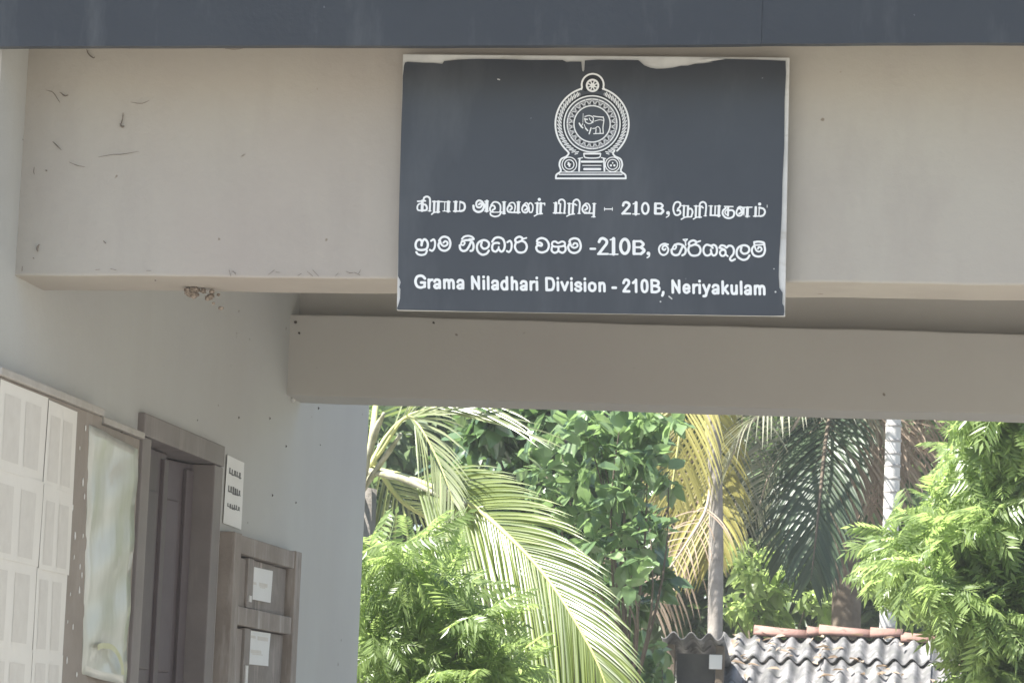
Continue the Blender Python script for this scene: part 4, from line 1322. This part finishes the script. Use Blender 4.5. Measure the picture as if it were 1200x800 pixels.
# ------------------------------------------------------------------ broad-leaved tree in the middle
clump_tree('broad_leaved_tree', 'dark glossy broad-leaved tree behind the arching coconut frond', (at(680, 800, 'y', 19.4).x, 19.4, 0),
           clumps_px([(600, 510, 52), (640, 560, 56), (590, 590, 46), (680, 620, 50), (650, 490, 54), (630, 640, 46), (700, 560, 54), (570, 540, 40), (700, 680, 44), (720, 620, 40), (730, 720, 34), (660, 690, 50), (750, 640, 36)], 19.4, .6, 4),
           5200, OVALS, .15, 'broad', own=300, trunk_r=.10, hang=.3, shell=.15)
clump_tree('young_leaved_tree', 'bright green young-leaved tree right of the dark broad-leaved tree', (at(752, 900, 'y', 18.0).x, 18.0, 0),
           clumps_px([(725, 505, 34), (762, 500, 26), (745, 540, 32), (705, 520, 26), (770, 560, 18), (725, 585, 24), (760, 610, 18), (735, 480, 30), (712, 630, 20), (655, 520, 26), (680, 550, 30), (648, 590, 26), (690, 600, 28), (668, 640, 24), (705, 665, 24), (735, 690, 20), (690, 490, 26), (625, 545, 18), (745, 640, 18)], 17.8, .4, 4),
           3300, OVALS, .125, 'broad_young', own=290, trunk_r=.04, hang=.3, shell=.1)

# ------------------------------------------------------------------ slim trunk with hanging yellow and dry fronds
YB = 23.3
top = A(834, 420, YB)
sp = empty('coconut_palm', 'slim grey coconut palm trunk with yellowing fronds hanging around it', 'palm tree', (A(838, 900, YB).x, YB, 0))
pts_ = [Vector((A(838, 900, YB).x, YB, 0)), A(838, 740, YB), A(839, 600, YB), A(836, 495, YB), A(832, 380, YB)]
P = catmull(pts_, 8)
V, F = tube_np(P, [.064 - .016 * i / (len(P) - 1) + .0015 * math.sin(i * 2.1) for i in range(len(P))], 12)
under(mesh_obj('trunk', V, F, 'bark', smooth=True), sp)
frond(sp, [A(832, 400, 23.4), A(826, 450, 23.6), A(828, 500, 23.7), A(834, 560, 23.7), A(838, 620, 23.6), A(838, 650, 23.6)], 50, 1.0, .025, 'coco_yellow', 'rachis', down=.8, fwd=.8, side=Vector((1, 0, .1)), t0=.08, seed=21, own=True, asym=(.6, 1))
frond(sp, [A(832, 400, 23.2), A(812, 440, 23.1), A(800, 490, 23.0), A(792, 540, 23.0), A(786, 580, 23.0)], 34, .7, .022, 'coco_yellow', 'rachis', down=.8, fwd=.8, side=Vector((1, 0, .2)), t0=.15, seed=22)
frond(sp, [A(834, 560, 23.0), A(826, 600, 22.9), A(802, 640, 22.8), A(780, 672, 22.7), A(764, 700, 22.7)], 16, .42, .012, 'coco_dry', 'dry_rachis', down=1.2, fwd=.3, side=Vector((1, 0, .5)), t0=.2, seed=23, rough=.4, r0=.014)
frond(sp, [A(836, 480, 23.8), A(815, 540, 24.0), A(790, 600, 24.0), A(775, 660, 24.0), A(768, 720, 24.0)], 40, .8, .022, 'coco_dry', 'dry_rachis', down=1.1, fwd=.5, side=Vector((1, .1, .3)), t0=.2, seed=24, rough=.4, r0=.014)
frond(sp, [A(832, 400, 23.7), A(862, 430, 23.8), A(870, 500, 23.9), A(864, 570, 24.0), A(858, 630, 24.0)], 34, .6, .018, 'coco_grey', 'dry_rachis', down=1.1, fwd=.6, side=Vector((1, 0, .3)), t0=.2, seed=25, rough=.3, r0=.014)
for i in range(3):
    a = i * 1.05 + .3
    c_ = A(832, 385, YB)
    frond(sp, [c_, c_ + Vector((math.cos(a) * .9, math.sin(a) * .9, .7)), c_ + Vector((math.cos(a) * 2.1, math.sin(a) * 2.1, .75)), c_ + Vector((math.cos(a) * 3.0, math.sin(a) * 3.0, .2))], 34, .75, .034, 'coco', seed=30 + i, down=.4)

# ------------------------------------------------------------------ areca palm with brown skirts, drooping dark fronds
YC = 23.6
ap = empty('areca_palm', 'pale ringed palm trunk rising behind the feathery tree on the right', 'palm tree', (A(1040, 900, YC).x, YC, 0))
pts_ = [Vector((A(1038, 900, YC).x, YC, 0)), A(1040, 740, YC), A(1044, 610, YC), A(1047, 495, YC), A(1049, 380, YC)]
P = catmull(pts_, 8)
rad = [.066 - .008 * i / (len(P) - 1) for i in range(len(P))]
V, F = tube_np(P, rad, 14)
under(mesh_obj('trunk', V, F, 'areca', smooth=True), ap)
yy = 480.0
while yy < 760:
    c = A(1047.5 - (yy - 495) * .028, yy, YC)
    V, F = tube_np([c + Vector((0, 0, .014)), c + Vector((0, 0, .005)), c - Vector((0, 0, .005)), c - Vector((0, 0, .014))], [.0605, .0665, .0665, .0605], 14, False)
    under(mesh_obj('trunk_ring', V, F, 'ring', smooth=True), ap)
    yy += random.uniform(13, 19)
ctop = A(1049, 385, YC)
for i in range(4):
    a = i * .9 + .2
    frond(ap, [ctop, ctop + Vector((math.cos(a) * .7, math.sin(a) * .7, .55)), ctop + Vector((math.cos(a) * 1.5, math.sin(a) * 1.5, .6)), ctop + Vector((math.cos(a) * 2.1, math.sin(a) * 2.1, .1))], 30, .6, .04, 'coco', seed=40 + i, down=.4)
YD = 25.0
dp = empty('coconut_palm', 'shaded coconut palm with dark drooping fronds between the two slim trunks', 'palm tree', (A(985, 900, YD).x, YD, 0))
hd = A(985, 440, YD)
V, F = tube_np([Vector((A(990, 900, YD).x, YD, 0)), A(992, 700, YD), A(988, 560, YD), hd], [.16, .12, .11, .14], 12)
under(mesh_obj('trunk', V, F, 'brown_bark', smooth=True), dp)
frond(dp, [hd, A(970, 500, 24.2), A(962, 570, 23.9), A(956, 630, 23.8), A(950, 680, 23.8)], 46, .75, .036, 'coco_dark', 'brown_bark', down=.7, fwd=.9, side=Vector((1, .1, .3)), t0=.25, seed=51)  # dark bark colour on the midrib paints it as a silhouette
frond(dp, [hd, A(975, 500, 24.4), A(950, 560, 24.2), A(928, 610, 24.1), A(918, 660, 24.1)], 40, .65, .034, 'coco_dark', 'brown_bark', down=.8, fwd=.9, side=Vector((1, .1, .4)), t0=.25, seed=52)  # midrib painted dark with the bark colour, as above
frond(dp, [hd, A(945, 455, 24.0), A(905, 475, 23.6), A(872, 505, 23.4), A(852, 550, 23.4)], 50, 1.0, .024, 'coco_grey', 'dry_rachis', down=1.3, fwd=.3, side=Vector((0, 1, .2)), t0=.1, seed=53)
frond(dp, [hd, A(950, 470, 24.3), A(925, 510, 24.2), A(900, 560, 24.1), A(885, 610, 24.1)], 50, .9, .022, 'coco_grey', 'dry_rachis', down=1.3, fwd=.4, side=Vector((.6, .8, .2)), t0=.1, seed=54)
for k, (px, py, d) in enumerate(((1000, 540, 24.6), (1026, 570, 24.7), (1062, 540, 24.8), (1080, 510, 24.9), (1010, 580, 24.9))):
    frond(dp, [hd, A(985 + (px - 985) * .5, 470, d), A(px, py - 40, d), A(px + 4, py + 20, d)], 34, .7, .022, 'coco_dry', 'dry_rachis', down=1.2, fwd=.6, side=Vector((1, .2, .2)), t0=.2, seed=60 + k, rough=.3, r0=.014)
for i in range(4):
    a = i * .9
    frond(dp, [hd, hd + Vector((math.cos(a) * .9, math.sin(a) * .9, .9)), hd + Vector((math.cos(a) * 2.2, math.sin(a) * 2.2, 1.1)), hd + Vector((math.cos(a) * 3.3, math.sin(a) * 3.3, .4))], 40, .9, .045, 'coco', seed=70 + i, down=.4)

# ------------------------------------------------------------------ shed with corrugated sheets and ridge tiles
YS = 22.3
rid = at(960, 744, 'y', YS)
xl, xr = at(848, 745, 'y', YS).x, at(1330, 745, 'y', YS).x
shed = empty('shed', 'low shed with mottled corrugated cement roof and red ridge tiles under the trees', 'shed', ((xl + xr) / 2, YS - .8, 0))
PITCH_W = .128
SLOPE = math.radians(21)


def corr_sheet(x0, waves, ytop, ztop, length, slope, material, parent, name='corrugated_sheet', amp=.026, th=.007):
    """one corrugated sheet: waves run across X, the sheet falls towards the viewer from its top edge"""
    nseg, mm = waves * 8, 4
    V, F = [], []
    for side in (0, 1):
        for j in range(mm + 1):
            l = length * j / mm
            for i in range(nseg + 1):
                x = x0 + i * PITCH_W / 8
                h = amp * math.cos(2 * math.pi * i / 8) - side * th + random.uniform(-.001, .001)
                V.append((x, ytop - l * math.cos(slope) - h * math.sin(slope), ztop - l * math.sin(slope) + h * math.cos(slope)))
    w = nseg + 1
    s0 = w * (mm + 1)
    for j in range(mm):
        for i in range(nseg):
            a = j * w + i
            F.append((a, a + w, a + w + 1, a + 1))
            F.append((s0 + a + 1, s0 + a + w + 1, s0 + a + w, s0 + a))
    ring = list(range(w)) + [j * w + nseg for j in range(1, mm + 1)] + [mm * w + i for i in range(nseg - 1, -1, -1)] + [j * w for j in range(mm - 1, 0, -1)]
    for a, b_ in zip(ring, ring[1:] + ring[:1]):
        F.append((a, b_, b_ + s0, a + s0))
    return under(mesh_obj(name, V, F, material, smooth=True), parent)


x = xl
k = 0
while x < xr:
    corr_sheet(x, 6, YS - .02, rid.z - .02 + .012 * (k % 2), .50, SLOPE, 'asbestos', shed)
    corr_sheet(x + .01, 6, YS - .02 - .44 * math.cos(SLOPE), rid.z - .02 - .44 * math.sin(SLOPE) - .028 + .012 * (k % 2), .62, SLOPE, 'asbestos', shed)
    corr_sheet(x - .01, 6, YS - .02 - 1.0 * math.cos(SLOPE), rid.z - .02 - 1.0 * math.sin(SLOPE) - .056 + .012 * (k % 2), 1.3, SLOPE, 'asbestos', shed)
    corr_sheet(x, 6, YS + .02 + 1.6 * math.cos(SLOPE), rid.z - .03 - 1.6 * math.sin(SLOPE), 1.6, -SLOPE, 'asbestos', shed)
    x += 6 * PITCH_W - .005
    k += 1


def ridge_tile(px0, px1, dz, parent, rot=0.0):
    x0, x1 = at(px0, 745, 'y', YS).x, at(px1, 745, 'y', YS).x
    V, F = [], []
    n = 10
    for s, rr in ((0, .058), (1, .046)):
        for j in range(3):
            t = j / 2
            for i in range(n + 1):
                a = math.pi * (i / n) * 1.1 - .05 * math.pi
                r = rr + .012 * (1 - t) + (.006 if j == 0 else 0)
                V.append((x0 + (x1 - x0) * t, YS + math.cos(a) * r * 1.5, rid.z + .008 + dz + rot * (t - .5) + math.sin(a) * r * .9))
    w = n + 1
    s0 = 3 * w
    for j in range(2):
        for i in range(n):
            a = j * w + i
            F += [(a, a + 1, a + w + 1, a + w), (s0 + a + w, s0 + a + w + 1, s0 + a + 1, s0 + a)]
    ring = list(range(w)) + [w + n, 2 * w + n] + [2 * w + i for i in range(n - 1, -1, -1)] + [w]
    for a, b_ in zip(ring, ring[1:] + ring[:1]):
        F.append((a, a + s0, b_ + s0, b_))
    under(mesh_obj('ridge_tile', V, F, 'terracotta', smooth=True), parent)


for q in ((884, 948, -.02, -.012), (946, 962, -.004, .01), (960, 1022, .0, -.01), (1020, 1058, .002, .01), (1056, 1094, -.03, .0), (1092, 1136, -.005, .0), (1134, 1178, -.03, .0), (1176, 1222, .004, .0), (1220, 1270, -.01, 0), (1268, 1316, 0, 0)):
    ridge_tile(q[0], q[1], q[2], shed, q[3])
zr = rid.z - 2.3 * math.sin(SLOPE) - .1
box('wall', xl + .1, xr - .1, YS - 2.1, YS + 1.2, 0, zr - .02, 'tin', shed)
# small lean-to at the shed's left end: its sheet tips up towards the viewer, so its dark underside shows
lt = at(775, 743, 'y', YS - 1.3)
lr = at(848, 743, 'y', YS - 1.3)
lean = empty('lean_to', 'small dark lean-to with wavy roof edge at the left end of the shed', 'shed', ((lt.x + lr.x) / 2, YS - .6, 0))
wv = 3
V, F = [], []
nseg = 28
L_ = 1.5
for side in (0, 1):
    for j in range(3):
        l = L_ * j / 2
        for i in range(nseg + 1):
            xx = lt.x + (lr.x - lt.x) * i / nseg
            h = .026 * math.cos(2 * math.pi * i / 8 + 2.0) - side * .008
            V.append((xx, YS - 1.3 + l, lt.z - l * .22 + h))
w = nseg + 1
s0 = 3 * w
for j in range(2):
    for i in range(nseg):
        a = j * w + i
        F += [(a, a + 1, a + w + 1, a + w), (s0 + a + w, s0 + a + w + 1, s0 + a + 1, s0 + a)]
ring = list(range(w)) + [w + nseg, 2 * w + nseg] + [2 * w + i for i in range(nseg - 1, -1, -1)] + [w]
for a, b_ in zip(ring, ring[1:] + ring[:1]):
    F.append((a, a + s0, b_ + s0, b_))
under(mesh_obj('corrugated_sheet', V, F, 'asbestos', smooth=True), lean)
for xx in (lt.x + .03, lr.x - .06):
    box('post', xx, xx + .06, YS - 1.2, YS - 1.14, 0, lt.z - .06, 'brown_bark', lean, .005)
box('wall', lt.x + .1, lr.x - .07, YS - 1.12, YS - 1.06, 0, lt.z - .12, 'tin', lean)
box('side_wall', lr.x + .0, lr.x + .04, YS - 1.1, YS + .1, 0, lt.z - .34, 'tin', lean)
p = at(838.5, 775, 'y', YS - 1.22)
box('label_plate', p.x - .045, p.x + .045, YS - 1.222, YS - 1.205, p.z - .05, p.z + .05, 'white_paper', lean, .002)

# ------------------------------------------------------------------ trees further back, each its own
back = (('back_tree', 'mid green tree far behind the coconut palm at the wall end', 450, 25.0, 'back', [(430, 520, 70), (470, 470, 90), (500, 600, 80), (440, 660, 80), (540, 540, 70), (400, 600, 80), (520, 700, 80), (450, 760, 80)]),
        ('back_tree', 'dark tree far behind the broad-leaved tree', 640, 26.5, 'back', [(600, 500, 90), (660, 560, 90), (620, 640, 90), (700, 480, 90), (680, 680, 90), (560, 760, 90), (740, 600, 80), (650, 760, 80)]),
        ('back_tree', 'light green tree far behind the slim grey trunk', 840, 28.0, 'back', [(780, 520, 90), (840, 480, 90), (800, 620, 80), (880, 590, 80), (860, 690, 70), (900, 510, 80), (770, 700, 70), (930, 660, 60), (820, 740, 60)]),
        ('back_tree', 'deep green tree far behind the drooping dark fronds', 980, 27.0, 'back', [(960, 500, 90), (1000, 580, 80), (950, 620, 70), (1040, 520, 80), (990, 680, 70), (1050, 640, 80), (930, 700, 60), (1060, 710, 60), (1000, 740, 50)]),
        ('back_tree', 'leafy tree far behind the shed roof on the right', 1160, 29.0, 'back', [(1120, 500, 90), (1180, 560, 90), (1110, 620, 80), (1200, 660, 90), (1130, 700, 80), (1240, 500, 90), (1080, 740, 70), (1250, 740, 80)]))
for nm, lab, px, y, mt_, cl in back:
    clump_tree(nm, lab, (at(px, 800, 'y', y).x, y, 0), clumps_px(cl, y, 1.0), 1300, BLADES, .24, mt_, trunk_r=.2, hang=.5, shell=.35, group='trees behind the shed')
clump_tree('pale_shrub', 'pale leafy shrub behind the slim trunk above the shed roof', (at(895, 900, 'y', 26.0).x, 26.0, 0),
           clumps_px([(880, 690, 34), (915, 660, 30), (860, 720, 30), (905, 715, 34), (940, 700, 26), (870, 650, 20), (975, 725, 22), (895, 760, 40)], 26.0, .6, 3), 2600, BLADES, .17, 'neem', trunk_r=.05, hang=.3, shell=.1, cat='shrub')
clump_tree('low_bush', 'low broad-leaved bush left of the lean-to', (at(745, 900, 'y', 20.2).x, 20.2, 0),
           clumps_px([(750, 790, 26), (735, 760, 24), (765, 770, 16), (720, 800, 30), (760, 815, 30), (745, 735, 16)], 20.2, .4, 3), 3600, OVALS, .14, 'broad_young', trunk_r=.03, hang=.3, shell=.1, cat='bush')
n = 150                                                   # leaves added on the shed roof to imitate leaf-shadow mottling
lx, ll = RNG.uniform(xl, xr, n), RNG.uniform(.03, 1.6, n)
fp = np.stack([lx, YS - .03 - ll * math.cos(SLOPE), rid.z + .018 - ll * math.sin(SLOPE) - .03 * (ll > .44) - .03 * (ll > 1.0)], 1)
place_leaves(shed, BLADES, fp, norm(unit(n) * np.array([1, 1, .15])), norm(unit(n) * .3 + np.array([0, -.3, 1.0])), RNG.uniform(.05, .13, n), 'coco_dry', 'fallen_leaves')  # added leaves, imitate leaf-shadow mottling
# far wood that reads as one mass
n = 9000
pos = np.stack([RNG.uniform(-22, 16, n), RNG.uniform(34, 40, n), 9.0 * RNG.random(n) ** .8], 1)
wood = bpy.data.objects.new('distant_wood', None)
COL.objects.link(wood)
bpy.context.view_layer.update()
o = place_leaves(wood, OVALS, pos, norm(unit(n) + np.array([0, 0, -.4])), norm(unit(n) * .5 + np.array([0, -.3, 1.0])), RNG.uniform(.45, .8, n), 'back', 'distant_wood_leaves')
o.parent = None
bpy.data.objects.remove(wood)
o.name = 'distant_wood'
tag(o, 'distant green wood closing the view behind all the trees', 'wood')
o['kind'] = 'stuff'

# ------------------------------------------------------------------ volume added to lift dark tones, standing in for lens veil
hz = mesh_obj('haze', box_v(-153, 153, -153, 153, -1.0, 12.0), BOXF, 'letter')  # added volume, stands in for lens veil
hz.data.materials.clear()
hm = bpy.data.materials.new('haze_air')  # material of the added veil volume
hm.use_nodes = True
hn = hm.node_tree
for n_ in list(hn.nodes):
    if n_.type == 'BSDF_PRINCIPLED':
        hn.nodes.remove(n_)
pv = hn.nodes.new('ShaderNodeVolumePrincipled')
pv.inputs['Color'].default_value = (0.93, 0.96, 0.95, 1)
pv.inputs['Density'].default_value = 0.0022
pv.inputs['Anisotropy'].default_value = 0.2
hn.links.new(pv.outputs[0], hn.nodes['Material Output'].inputs['Volume'])
hz.data.materials.append(hm)
hz['kind'] = 'stuff'
